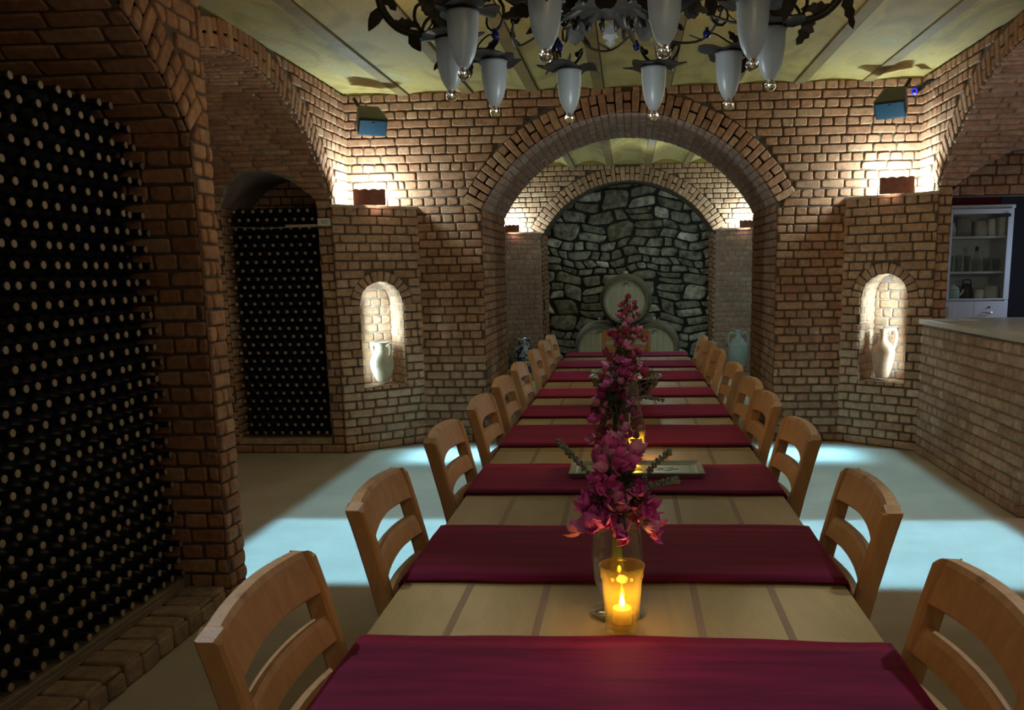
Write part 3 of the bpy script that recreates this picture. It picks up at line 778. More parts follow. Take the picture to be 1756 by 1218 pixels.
# ------------------------------------------------------------------ pottery in the niches
def pot(name, prof, mat, loc, label, cat, handles=(), hm=None, seg=28):
    r = empty(name, loc); tag(r, label, cat)
    mb = MB(); top = prof[-1]
    inner = [(top[0]*.82, top[1]), (top[0]*.72, top[1]-.03), (.01, top[1]-.035)]
    mb.lathe(prof+inner, seg); mb.build('body', mat, r)
    for pts, rad in handles:
        m2 = MB(); m2.tube(pts, rad, 8); m2.build('handle', hm or mat, r)
    return r
def arcpts(ang, pr):  # points (r,z) rotated to an angle
    out = []
    n = 12
    for i in range(n+1):
        t = i/n*(len(pr)-1); k = min(int(t), len(pr)-2); f_ = t-k
        p0, p1, p2, p3 = pr[max(k-1, 0)], pr[k], pr[k+1], pr[min(k+2, len(pr)-1)]
        q = [0.5*((2*p1[j])+(-p0[j]+p2[j])*f_+(2*p0[j]-5*p1[j]+4*p2[j]-p3[j])*f_*f_+(-p0[j]+3*p1[j]-3*p2[j]+p3[j])*f_**3) for j in (0, 1)]
        out.append((q[0]*cos(ang), q[0]*sin(ang), q[1]))
    return out
hA = [(.055, .315), (.10, .325), (.105, .28), (.085, .22)]
pot('two_handled_jar', [(.0, 0), (.05, 0), (.055, .01), (.085, .07), (.102, .14), (.102, .185), (.085, .23), (.062, .262), (.055, .30), (.062, .335), (.072, .345)], CREAM, (-2.152, 7.482, .568),
    'cream two-handled clay jar standing in the left lit niche', 'jar', [(arcpts(2.7, hA), .013), (arcpts(-.45, hA), .013)])
pot('clay_jug', [(.0, 0), (.052, 0), (.055, .01), (.075, .08), (.092, .17), (.098, .22), (.085, .26), (.045, .30), (.030, .33), (.028, .375), (.04, .41), (.045, .415)], TERRA, (2.14, 7.488, .568),
    'terracotta jug with one handle standing in the right lit niche', 'jug', [(arcpts(-.2, [(.033, .40), (.085, .405), (.10, .35), (.088, .25)]), .014)])
pot('painted_jar', [(.0, 0), (.075, 0), (.085, .02), (.12, .16), (.148, .30), (.145, .38), (.11, .45), (.075, .485), (.085, .53), (.10, .56), (.092, .575)], BW, (-1.47, 12.25, 0),
    'blue and white painted jar on the floor of the far room', 'jar')
hB = [(.035, .60), (.11, .61), (.14, .52), (.125, .40)]
pot('amphora', [(.0, 0), (.05, 0), (.06, .03), (.10, .14), (.145, .28), (.152, .38), (.13, .46), (.07, .53), (.042, .57), (.038, .62), (.05, .65)], AMPH, (1.53, 12.3, 0),
    'tall grey two-handled amphora on the floor of the far room', 'amphora', [(arcpts(.1, hB), .014), (arcpts(pi+.1, hB), .014)])
pot('dark_pot', [(.0, 0), (.10, 0), (.13, .05), (.16, .20), (.14, .32), (.09, .38), (.10, .41)], plain('blackened_clay', (.03, .028, .025), .8), (-1.77, 12.10, 0),
    'blackened clay pot on the floor beside the blue and white jar', 'pot')

# ------------------------------------------------------------------ barrels
def barrel(x, y, z, label):
    r = empty('wine_barrel', (x, y, z)); tag(r, label, 'barrel', 'stacked oak wine barrels')
    Rb, Rh, L = .365, .305, .92
    prof = []
    for i in range(13):
        t = -1+2*i/12; prof.append((Rh+(Rb-Rh)*(1-t*t), L/2+t*L/2))
    mb = MB(); mb.lathe(prof, 40, (0, 0, 0), 0, False, True, 'y')
    inn = [(Rh-.03, 0), (Rh-.03, .035)]; ou = [(Rh, 0), (Rh-.03, 0)]
    mb.lathe([(Rh, 0), (Rh-.028, 0), (Rh-.03, .035)], 40, ax='y', caps=False); mb.lathe([(Rh, L), (Rh-.028, L), (Rh-.03, L-.035)], 40, ax='y', caps=False)
    body = mb.build('staves', OAKD, r)
    mb = MB(); n = 7; Ri = Rh-.028
    for i in range(n):   # head boards
        xa = -Ri+2*Ri*i/n+.001; xb = -Ri+2*Ri*(i+1)/n-.001; P = []
        for k in range(7):
            xx = xa+(xb-xa)*k/6; P.append((xx, -sqrt(max(0, Ri*Ri-xx*xx))))
        for k in range(6, -1, -1):
            xx = xa+(xb-xa)*k/6; P.append((xx, sqrt(max(0, Ri*Ri-xx*xx))))
        mb.loops([[(p[0], .03, p[1]) for p in P], [(p[0], .05, p[1]) for p in P]], 0)
    hd = mb.build('head', OAK, r)
    mb = MB()   # branded mark near the top of the head
    for k, (bx, bz, bw_, bh) in enumerate([(-.02, .235, .012, .028), (.0, .240, .01, .02), (.02, .235, .012, .028), (-.03, .205, .06, .007), (.045, .205, .01, .012), (-.005, .222, .03, .006)]):
        mb.box(bx-bw_/2, bx+bw_/2, .0285, .0305, bz-bh/2, bz+bh/2)
    mb.build('brand_mark', INK, hd)
    for yy in (.03, .13, .26, L-.26, L-.13, L-.03):
        t = (yy-L/2)/(L/2); rr = Rh+(Rb-Rh)*(1-t*t)+.003
        m2 = MB(); m2.lathe([(rr-.002, yy-.022), (rr, yy-.02), (rr, yy+.02), (rr-.002, yy+.022)], 40, ax='y', caps=False); m2.build('hoop', IRON, r)
    m2 = MB(); m2.lathe([(.03, Rb-.01), (.03, Rb+.03), (.02, Rb+.035)], 12, (0, L/2, 0)); m2.build('bung', plain('bung_rubber', (.5, .48, .42), .6) if 'bung_rubber' not in bpy.data.materials else bpy.data.materials['bung_rubber'], r)
barrel(-.388, 11.9, .445, 'lower left oak barrel behind the head of the table')
barrel(.357, 11.9, .445, 'lower right oak barrel behind the head of the table')
barrel(-.03, 11.9, 1.085, 'oak barrel stacked on top of the other two')
mb = MB()
for yy in (12.05, 12.6):
    mb.box(-.85, .80, yy, yy+.09, 0, .09)
    for xx in (-.63, -.146, .115, .60):
        mb.loops([[(xx-.05, yy+.01, .0905), (xx+.05, yy+.01, .0905), (xx+.05, yy+.08, .0905), (xx-.05, yy+.08, .0905)], [(xx-.03, yy+.01, .15), (xx+.03, yy+.01, .15), (xx+.03, yy+.08, .15), (xx-.03, yy+.08, .15)]])
tag(mb.build('barrel_cradle', BOARD), 'low dark timber cradle under the two lower barrels', 'barrel rack')

# ------------------------------------------------------------------ bottles
def bottle_profile(simple=False):
    return [(.001, -.30), (.036, -.30), (.038, -.295), (.038, -.115), (.034, -.10), (.020, -.082), (.0145, -.072), (.0140, -.012), (.0150, -.011), (.0150, -.001), (.0135, 0)]
def make_bottle(name):
    mb = MB(); mb.lathe(bottle_profile(), 12, ax='x'); o = mb.build(name, BOTTLE)
    m2 = MB(); m2.lathe([(.0142, .0003), (.0142, .0015), (.012, .0022)], 12, ax='x'); c = m2.build('cork', CORK, o)
    return o
GB = 'bottles stacked in the big near rack'
LB = 'dark wine bottle lying neck outward in the big stack at the left edge'
proto = None; rn = random.Random(3); spots = []
XT = -2.045; pz = .0692; zb = .128
ORD = 'first second third fourth fifth sixth seventh eighth ninth tenth eleventh twelfth thirteenth fourteenth fifteenth sixteenth seventeenth eighteenth nineteenth twentieth'.split()
ORD += ['twenty-'+q for q in ORD[:9]]+['thirtieth']+['thirty-'+q for q in ORD[:9]]
row = 0
while True:
    z = zb+.038+row*pz
    if z > 2.19: break
    cnt = 0
    for k in range(0, 18):
        y = 3.685-(.040 if row % 2 else 0)-k*.0800
        if (y-AN.c)**2+(z+.04-AN.zc)**2 > (AN.R-.045)**2 and z > 2.0: continue
        cnt += 1
        # inside the camera's view?
        p = Vector((XT, y, z))-Vector((0, 0, 1.5)); dz = p.dot(fw)
        sx = 975.395+1492.34*p.dot(r2)/dz; sy = 731.7-1492.34*p.dot(u2)/dz
        if sx < -8 or sy > 1230: continue
        spots.append((y, z, 'dark wine bottle in the big left stack, %s row up, %s from the pier' % (ORD[row], ORD[cnt-1])))
    row += 1
spots.sort(key=lambda s: s[0]**2*1.0+(s[1]-1.5)**2)
rest = spots[300:]; spots = spots[:300]
for y, z, lab in spots:
    dx = rn.uniform(-.012, .012)
    if proto is None:
        proto = make_bottle('wine_bottle'); o = proto; tag(o, LB, 'wine bottle', GB)
    else: o = copy_tree(proto)
    o['label'] = lab
    o.location = (XT+dx, y+rn.uniform(-.002, .002), z+rn.uniform(-.001, .001)); o.rotation_euler = (0, 0, rn.uniform(-.015, .015))
# every further bottle: the rest of the big rack and the arched rack beyond the pier
mb = MB(); prof = bottle_profile()
def add_bottle(p, ax):
    seg = 10; L = []
    q = prof+[(.0142, .0005)]
    for r_, t in q:
        if ax == 'x': L.append([(p[0]+t, p[1]+r_*cos(2*pi*i/seg), p[2]+r_*sin(2*pi*i/seg)) for i in range(seg)])
        else: L.append([(p[0]+r_*cos(2*pi*i/seg), p[1]-t, p[2]+r_*sin(2*pi*i/seg)) for i in range(seg)])
    mb.loops(L, 0, True, False, True); n = len(mb.v)
    b0 = [n-2*seg+i for i in range(seg)]; mb.f.append(tuple(n-seg+i for i in range(seg))); mb.m.append(1); mb.sm.append(False)
for y, z, lab in rest: add_bottle((XT+rn.uniform(-.01, .01), y, z), 'x')
for row in range(28):
    z = .135+.038+row*.0685
    for k in range(10):
        x = -2.575-(.0385 if row % 2 else 0)-k*.0775
        if x < -3.31: continue
        add_bottle((x+rn.uniform(-.003, .003), 7.165+rn.uniform(-.008, .008), z), 'y')
o = mb.build('wine_bottles', [BOTTLE, CORK]); tag(o, 'dark wine bottles filling the arched rack beyond the pier, with some of the big left stack', 'wine bottles', None, 'stuff')
# rack boards
mb = MB(); mb.box(-2.44, -2.03, 1.3, 3.725, .092, .124, 0, .003); mb.box(-2.06, -2.032, 1.3, 3.725, .1245, .145, 0, .003)
tag(mb.build('rack_board', BOARD), 'long dark wooden board under the big left bottle stack', 'board')
mb = MB(); mb.box(-3.33, -2.53, 7.155, 7.72, .131, .1345); tag(mb.build('wooden_board', BOARD), 'thin board under the bottles in the arched rack', 'board')
mb = MB(); mb.tube([(-3.33, 7.145, 1.905), (-3.0, 7.14, 1.885), (-2.8, 7.14, 1.888), (-2.53, 7.145, 1.90)], .004, 6); mb.box(-2.80, -2.53, 7.135, 7.148, 1.888, 1.910)
tag(mb.build('wooden_batten', wood_mat('raw_batten', (.35, .27, .17), (.45, .35, .22))), 'thin pale batten across the arched bottle rack', 'batten')
r = empty('wall_card', (-2.465, 7.122, 1.925)); tag(r, 'small cream card pinned to brickwork beside the arched bottle rack', 'card')
mb = MB(); mb.box(-.055, .055, -.003, 0, -.03, .03); mb.build('card', CARD, r)
mb = MB()
for k, (zz, ww) in enumerate([(.008, .03), (-.008, .022)]): mb.box(-ww, ww, -.0042, -.0032, zz-.002, zz+.002)
mb.build('print', INK, r)
mb = MB(); mb.box(-.05, -.03, -.012, -.0001, .031, .041); mb.box(.005, .03, -.012, -.0001, .031, .041); mb.build('clip', BLACKP, r)

# ------------------------------------------------------------------ bar counter and storeroom cabinet
r = empty('bar_counter', (2.33, 5.2, 0)); tag(r, 'long brick bar counter with stone top at the right edge', 'bar counter')
mb = MB()
f = lambda u, v, h: (-h, 1.9-u, v)
lay(mb, f, 0, 1.03, lambda z: [(0, 1.9)], 0, seed=300, hh=.016, L=.23); base(mb, f, [0, 1.9], lambda u: 0, lambda u: 1.04, 1)
f = lambda u, v, h: (u, -h, v)
lay(mb, f, 0, 1.03, lambda z: [(0, .75)], 0, seed=301, hh=.012, L=.21); base(mb, f, [0, .75], lambda u: 0, lambda u: 1.04, 1)
mb.quad((.75, 0, 0), (.75, 1.9, 0), (.75, 1.9, 1.04), (.75, 0, 1.04), 1)
mb.build('brick_base', [brick_mat('brick_counter', [(.45, .30, .21), (.52, .36, .26), (.40, .25, .17), (.55, .39, .29)]), ML], r)
mb = MB(); mb.box(-.035, .79, -.04, 1.9, 1.041, 1.085, 0, .006); mb.build('counter_top', COUNTER, r)
r = empty('open_booklet', (2.46, 6.83, 1.086), .15); tag(r, 'white sheets of paper with blue print lying on the bar counter', 'paper')
mb = MB(); mb.box(-.15, .15, -.11, .11, 0, .003); mb.build('sheet', PAPER, r)
mb = MB(); mb.box(-.05, .07, -.10, -.07, .0032, .004); mb.box(.0, .02, -.05, -.03, .0032, .004, 1); mb.box(-.06, -.04, -.06, -.045, .0032, .004, 1); mb.build('print', [BLUEP, INK], r)

r = empty('cabinet', (3.06, 7.98, 0)); tag(r, 'pale glass-fronted cupboard with shelves in the room behind the bar', 'cabinet')
CW, CD, CH = .275, .36, 1.975
mb = MB(); mb.box(-CW, -CW+.03, 0, CD, 0, CH); mb.box(CW-.03, CW, 0, CD, 0, CH); mb.box(-CW+.03, CW-.03, CD-.015, CD, 0, CH); mb.box(-CW-.01, CW+.01, -.01, CD, CH+.0005, CH+.03, 0, .003); mb.box(-CW+.03, CW-.03, 0, CD-.015, 0, .06)
mb.build('body', WHITEP, r)
for zz in (1.735, 1.43, 1.185):
    m2 = MB(); m2.box(-CW+.0305, CW-.0305, .02, CD-.016, zz-.012, zz+.006); m2.build('shelf', WHITEP, r)
m2 = MB(); x0, x1, z0, z1 = -CW+.005, CW-.005, 1.19, 1.97
for a in ((x0, x0+.028, z0, z1), (x1-.045, x1, z0, z1), (x0+.0285, x1-.0455, z1-.04, z1), (x0+.0285, x1-.0455, z0, z0+.012)): m2.box(a[0], a[1], -.022, -.001, a[2], a[3])
d = m2.build('door', WHITEP, r)
m2 = MB(); m2.box(x0+.0285, x1-.0455, -.012, -.008, z0+.013, z1-.041); pane = m2.build('pane', GLASS, d)
m2 = MB(); m2.box(x1-.055, x1-.03, -.034, -.0225, 1.90, 1.925); m2.build('door_lock', BLACKP, d)
for k, (xa, xb) in enumerate(((-CW+.005, -.02), (-.018, CW-.005))):
    m2 = MB(); m2.box(xa, xb, -.02, -.001, .99, 1.175, 0, .002)
    if k == 0: m2.box(xa+.03, xa+.09, -.024, -.0202, 1.01, 1.14, 0, .002)
    dr = m2.build('drawer', WHITEP, r)
    if k == 1:
        m3 = MB(); m3.tube([(xa+.09, -.022, 1.085), (xa+.10, -.04, 1.08), (xa+.15, -.04, 1.08), (xa+.16, -.022, 1.085)], .006, 8); m3.build('handle', CHROME, dr)
        m3 = MB(); m3.tube([(xa+.13, -.0205, 1.125), (xa+.13, -.028, 1.125)], .009, 10); m3.build('keyhole', BLACKP, dr)
m2 = MB(); m2.box(-CW+.005, CW-.005, -.02, -.001, .08, .985, 0, .002); m2.build('door', WHITEP, r)
# things in the cabinet
CX, CY = 3.06, 7.98
def sack(x, z, w_, h_, mat, label, name='paper_bag', cat='bag'):
    rr = random.Random(int(x*1000)+int(z*100)); mb = MB(); L = []
    for k in range(6):
        t = k/5; s = (1, 1.04, 1.02, .98, .9, .78)[k]
        L.append([(x+w_/2*s*math.copysign(abs(cos(a))**.5, cos(a))+rr.uniform(-.004, .004), CY+.14+.06*s*math.copysign(abs(sin(a))**.5, sin(a)), z+h_*t+rr.uniform(-.004, .006)*(k > 0)) for a in [2*pi*i/14 for i in range(14)]])
    mb.loops(L, 0, True, True, True); return tag(mb.build(name, mat), label, cat)
sack(CX-.20, 1.742, .06, .12, CLOTHW, 'pale cloth bag at the left end of the top cabinet shelf', 'cloth_bag')
sack(CX-.10, 1.742, .13, .17, plain('brown_paper', (.30, .26, .22), .8, bump=.4), 'wide brownish paper bag on the top cabinet shelf')
sack(CX+.045, 1.742, .11, .13, CLOTHW, 'crumpled white bag at the middle of the top cabinet shelf', 'cloth_bag')
sack(CX+.14, 1.742, .065, .15, PAPER, 'narrow white bag standing right of the crumpled bag')
mb = MB(); mb.box(CX+.18, CX+.235, CY+.04, CY+.2, 1.7412, 1.90, 0, .003); tag(mb.build('carton', CLOTHW), 'small upright grey carton at the right end of the top shelf', 'box')
for x, h_, rad, lab in ((CX-.20, .14, .030, 'clear drinking glass at the left of the middle cabinet shelf'), (CX-.125, .145, .030, 'clear drinking glass second from the left on the middle shelf'), (CX-.05, .14, .03, 'clear drinking glass left of the decanter'), (CX+.12, .12, .034, 'short clear glass right of the decanter'), (CX+.20, .11, .034, 'short clear glass at the right end of the middle shelf')):
    mb = MB(); mb.lathe([(rad*.75, 0), (rad, h_), (rad-.002, h_), (rad*.75-.002, .006), (.001, .006)], 18, (x, CY+.12, 1.4365)); tag(mb.build('drinking_glass', GLASS), lab, 'glass', 'glasses on the middle cabinet shelf')
r2_ = empty('decanter', (CX+.03, CY+.12, 1.4365)); tag(r2_, 'stoppered glass decanter in the middle of the cabinet shelf', 'decanter')
mb = MB(); mb.lathe([(.035, 0), (.042, .01), (.042, .10), (.015, .13), (.012, .17), (.016, .175)], 18); mb.build('body', GLASS, r2_)
mb = MB(); mb.lathe([(.01, .176), (.014, .18), (.016, .21), (.008, .22)], 12); mb.build('stopper', BLACKP, r2_)
r2_ = empty('teapot', (CX-.155, CY+.12, 1.192)); tag(r2_, 'pale green teapot with domed lid on the lower cabinet shelf', 'teapot')
mb = MB(); mb.lathe([(.045, 0), (.055, .01), (.055, .085), (.05, .09)], 20); mb.build('body', plain('pale_green_glaze', (.42, .58, .50), .3), r2_)
mb = MB(); mb.lathe([(.05, .0905), (.045, .105), (.02, .12), (.012, .135), (.001, .137)], 20); mb.build('lid', CERAM, r2_)
mb = MB(); mb.tube([(.05, 0, .03), (.08, 0, .06), (.09, 0, .09)], [.012, .009, .007], 8); mb.build('spout', CERAM, r2_)
r2_ = empty('kettle', (CX-.01, CY+.20, 1.192)); tag(r2_, 'dark kettle behind the cups on the lower cabinet shelf', 'kettle')
mb = MB(); mb.lathe([(.05, 0), (.055, .02), (.05, .10), (.03, .13), (.01, .14)], 20); mb.build('body', BLACKP, r2_)
mb = MB(); mb.tube([(-.04, 0, .12), (-.03, 0, .17), (.03, 0, .17), (.04, 0, .12)], .007, 8); mb.build('handle', BLACKP, r2_)
for x, h_, rad, m_, lab, nm in ((CX+.065, .085, .042, CERAM, 'white patterned cup in the middle of the lower cabinet shelf', 'cup'), (CX+.165, .115, .060, CLOTHW, 'large pale crock at the right of the lower cabinet shelf', 'crock')):
    r2_ = empty(nm, (x, CY+.10, 1.192)); tag(r2_, lab, nm)
    mb = MB(); mb.lathe([(rad*.85, 0), (rad, .015), (rad, h_), (rad-.005, h_), (rad-.006, .01), (.001, .01)], 20); mb.build('body', m_, r2_)
    mb = MB(); mb.tube([(rad-.002, 0, h_*.8), (rad+.022, 0, h_*.75), (rad+.022, 0, h_*.35), (rad-.002, 0, h_*.25)], .005, 8); mb.build('handle', m_, r2_)
mb = MB(); mb.box(2.80, 3.25, 8.02, 8.3, 2.0055, 2.13, 0, .02); tag(mb.build('folded_cloth', REDM), 'dark red folded cloth lying on top of the cupboard', 'cloth')

# ------------------------------------------------------------------ table
TX0, TX1, TY0, TY1 = -.55, .51, .35, 8.03
r = empty('dining_table', (-.02, 4.2, 0)); tag(r, 'very long pale wooden dining table with dark inlaid strips', 'table')
def tb(m, *a, **k): return m
mb = MB(); mb.box(-.53, .53, TY0-4.2, TY1-4.2, .722, .76, 0, .004); mb.build('table_top', TABLE, r)
for x in (-.36, -.175, .17, .35):
    mb = MB(); mb.box(x-.008, x+.008, TY0-4.2+.01, TY1-4.2-.01, .755, .7606); mb.build('inlay_strip', STRIP, r)
for y in (2.3, 3.55, 3.95, 5.6, 7.3):
    mb = MB(); mb.box(-.529, .529, y-4.2-.0015, y-4.2+.0015, .757, .7608); mb.build('leaf_joint', DARKLINE, r)
mb = MB(); mb.box(-.47, .47, TY0-4.2+.08, TY0-4.2+.11, .63, .7215); mb.box(-.47, .47, TY1-4.2-.11, TY1-4.2-.08, .63, .7215)
mb.box(-.47, -.445, TY0-4.2+.111, TY1-4.2-.111, .63, .7215); mb.box(.445, .47, TY0-4.2+.111, TY1-4.2-.111, .63, .7215); mb.build('apron', TABLE, r)
for y in (.5, 2.64, 5.58, 7.90):
    for x in (-.42, .42):
        mb = MB(); mb.box(x-.04, x+.04, y-4.2-.04, y-4.2+.04, 0, .6295, 0, .006); mb.build('leg', TABLE, r)
def runner(y0, y1, label, seed):
    rn = random.Random(seed); mb = MB()
    xl, xr = -.551, .511; drop = .20
    prof = []
    for i in range(7): prof.append((xl-.004-.002*sin(i), .76+.004-drop+drop*i/7))
    prof += [(xl-.004, .757), (xl-.001, .7635)]
    for i in range(25): prof.append((xl+.012+(xr-xl-.024)*i/24, .7645))
    prof += [(xr+.001, .7635), (xr+.004, .757)]
    for i in range(7): prof.append((xr+.004+.002*sin(i), .76+.004-drop*(i+1)/7))
    ny = 8; ph = rn.uniform(0, 6); L = []
    for j in range(ny+1):
        yy = y0+(y1-y0)*j/ny; row = []
        for k, (x, z) in enumerate(prof):
            wv = .003*sin(x*9+ph)+.002*sin(x*23+ph*2)
            ed = .004*sin(x*5+ph+1)
            zz = z
            if z > .76: zz += max(0, .0025*sin(j*1.7+x*3+ph))
            else: row.append((x+.0015*sin(j*1.3+ph), yy+ed, zz)); continue
            row.append((x, yy+(ed if j in (0, ny) else 0)+wv, zz))
        L.append(row)
    n = len(prof); vs = [p for l in L for p in l]; fs = []
    for a in range(ny):
        for k in range(n-1): fs.append((a*n+k, a*n+k+1, (a+1)*n+k+1, (a+1)*n+k))
    mb.add(vs, fs, 0, True); o = mb.build('table_runner', VELVET)
    s = o.modifiers.new('thick', 'SOLIDIFY'); s.thickness = .004; s.offset = 1
    return tag(o, label, 'table runner', 'dark red velvet runners laid across the table')
ords = ['first', 'second', 'third', 'fourth', 'fifth', 'sixth', 'seventh', 'eighth', 'ninth']
RUN = [(1.20, 1.657), (1.985, 2.448), (2.82, 3.26), (3.62, 4.12), (4.36, 4.76), (5.08, 5.46), (5.84, 6.40), (6.66, 7.16), (7.52, 7.90)]
for i, (a, b) in enumerate(RUN):
    lab = 'dark red velvet runner across the table, %s from the camera' % ords[i]
    if i == 0: lab = 'dark red velvet runner across the table, nearest the camera'
    if i == 8: lab = 'dark red velvet runner across the table, farthest, before the end chair'
    runner(a, b, lab, i+1)

# ------------------------------------------------------------------ chairs
def make_chair():
    r = empty('dining_chair'); tag(r, 'x', 'chair', 'pine ladder-back chairs around the table')
    HW = .225
    def bx(z):   # x of the back line (front face of stile) at height z
        if z < .45: return -.185-.03*(1-z/.45)**2
        t = (z-.45)/.5; return -.185-.075*t-.035*t*t
    for s in (-1, 1):   # rear leg + stile in one piece
        mb = MB(); L = []
        for z in [0, .15, .3, .45, .55, .65, .75, .85, .90, .935, .950]:
            x = bx(z); w_ = .046 if z > .4 else .040; ya = s*(HW); yb = s*(HW-.036)
            y0, y1 = min(ya, yb), max(ya, yb)
            e = 0 if z < .94 else .005
            c = .006
            L.append([(x-w_+e+c, y0, z), (x-e*.6-c, y0, z), (x-e*.6, y0+c, z), (x-e*.6, y1-c, z), (x-e*.6-c, y1, z), (x-w_+e+c, y1, z), (x-w_+e, y1-c, z), (x-w_+e, y0+c, z)])
            if z > .9:
                dr = {.935: .002, .950: .012}[z]; L[-1] = [(q[0], q[1], q[2]-(dr if q[1]*s > HW-.018 else 0)) for q in L[-1]]
        mb.loops(L, 0, True, True, False); mb.build('rear_leg', PINE, r)
    def rail(z0, z1, name, bow, th, rnd=False, low=.0):
        mb = MB(); L = []; n = 14; W = HW-.036
        if rnd: W = HW-.0365
        for i in range(n+1):
            u = -1+2*i/n; y = u*W; off = -bow*(1-u*u)
            za = z0-low*(0)+.012*(1-u*u)*(1 if rnd else .6); zb = z1+(.008*(1-u*u) if rnd else .012*(1-u*u)*.6)
            xa, xb = bx(za)+off-.005, bx(zb)+off-.005
            c = .007
            L.append([(xa-th+c, y, za), (xa-c, y, za), (xa, y, za+c), (xb, y, zb-c*1.5), (xb-c, y, zb), (xb-th+c, y, zb), (xb-th, y, zb-c), (xa-th, y, za+c)])
        mb.loops(L, 0, True, True, False); return mb.build(name, PINE, r)
    rail(.856, .950, 'top_rail', .014, .036, True)
    rail(.752, .812, 'back_slat', .014, .028); rail(.645, .705, 'back_slat', .014, .028)
    mb = MB(); L = []
    for z, i in ((.435, .006), (.441, 0), (.455, 0), (.461, .006)):
        x0, x1, y0, y1 = -.184+i, .235-i, -.185+i, .185-i; f_ = .03
        L.append([(x0, y0, z), (x1-.02, y0-f_, z), (x1, y0-f_+.02, z), (x1, y1+f_-.02, z), (x1-.02, y1+f_, z), (x0, y1, z)])
    mb.loops(L, 0); mb.build('seat', PINE, r)
    mb = MB(); mb.box(.17, .19, -.167, .167, .37, .4345); mb.box(-.18, -.162, -.185, .185, .37, .4345); mb.box(-.16, .168, -.19, -.172, .37, .4345); mb.box(-.16, .168, .172, .19, .37, .4345); mb.build('seat_frame', PINE, r)
    for s in (-1, 1):
        mb = MB(); y0 = s*.205-.019; mb.box(.17, .208, y0, y0+.038, 0, .4345, 0, .004); mb.build('front_leg', PINE, r)
        mb = MB(); mb.box(-.185, .17, s*.205-.009, s*.205+.009, .16, .19); mb.build('stretcher', PINE, r)
    return r
LY = [1.467, 2.22, 3.05, 3.76, 4.47, 5.19, 6.09, 6.86, 7.47]
RY = [1.43, 2.21, 3.08, 3.80, 4.33, 5.06, 5.93, 6.62, 7.17]
proto = make_chair(); used = False
rn = random.Random(8)
for side, ys in ((-1, LY), (1, RY)):
    for i, y in enumerate(ys):
        o = copy_tree(proto) if used else proto; used = True
        o.location = ((-.345 if side < 0 else .300)+rn.uniform(-.008, .008), y, 0); o.rotation_euler = (0, 0, (0 if side < 0 else pi)+rn.uniform(-.02, .02))
        sd = 'left' if side < 0 else 'right'
        where = 'nearest the camera' if i == 0 else ('farthest from the camera' if i == 8 else '%s from the camera' % ords[i])
        o['label'] = 'pine ladder-back chair on the %s side of the table, %s' % (sd, where)
o = copy_tree(proto); o.location = (-.02, 8.10, 0); o.rotation_euler = (0, 0, -pi/2)
o['label'] = 'pine ladder-back chair at the far head of the table before the barrels'
o.location = (-.02, 7.86, 0)

# ------------------------------------------------------------------ chandelier
CXc, CYc = -.06, 3.0
r = empty('chandelier', (CXc, CYc, 2.1)); tag(r, 'black wrought-iron chandelier with leafy scrolls and frosted glass cups', 'chandelier')
Z0 = -2.1
def rot(p, a): return (p[0]*cos(a)-p[1]*sin(a), p[0]*sin(a)+p[1]*cos(a), p[2])
def spline(pr, n=24):
    out = []
    for i in range(n+1):
        t = i/n*(len(pr)-1); k = min(int(t), len(pr)-2); f_ = t-k
        p0, p1, p2, p3 = pr[max(k-1, 0)], pr[k], pr[k+1], pr[min(k+2, len(pr)-1)]
        out.append(tuple(0.5*((2*p1[j])+(-p0[j]+p2[j])*f_+(2*p0[j]-5*p1[j]+4*p2[j]-p3[j])*f_*f_+(-p0[j]+3*p1[j]-3*p2[j]+p3[j])*f_**3) for j in range(len(p1))))
    return out
def leaf(mb, p, d, n_, L, W, th=.003, mi=0, shape='leaf'):
    p = Vector(p); d = Vector(d).normalized(); n_ = Vector(n_); n_ = (n_-d*n_.dot(d)).normalized(); s = d.cross(n_)
    if shape == 'leaf': O = [(0, .12), (.15, .5), (.35, .95), (.6, .8), (.85, .35), (1.0, 0)]
    elif shape == 'acanthus': O = [(0, .15), (.12, .6), (.22, .45), (.35, 1.0), (.47, .65), (.6, .85), (.7, .45), (.85, .5), (1.0, 0)]
    else: O = [(0, .1), (.1, .45), (.3, 1.0), (.55, 1.05), (.8, .8), (.95, .4), (.9, 0)]
    up_ = [p+d*(a*L)+s*(b*W/2)+n_*(.15*L*a*a) for a, b in O]; dn = [p+d*(a*L)-s*(b*W/2)+n_*(.15*L*a*a) for a, b in reversed(O[:-1])]
    P = up_+dn
    mb.loops([[tuple(q+n_*th/2) for q in P], [tuple(q-n_*th/2) for q in P]], mi)
rn = random.Random(12)
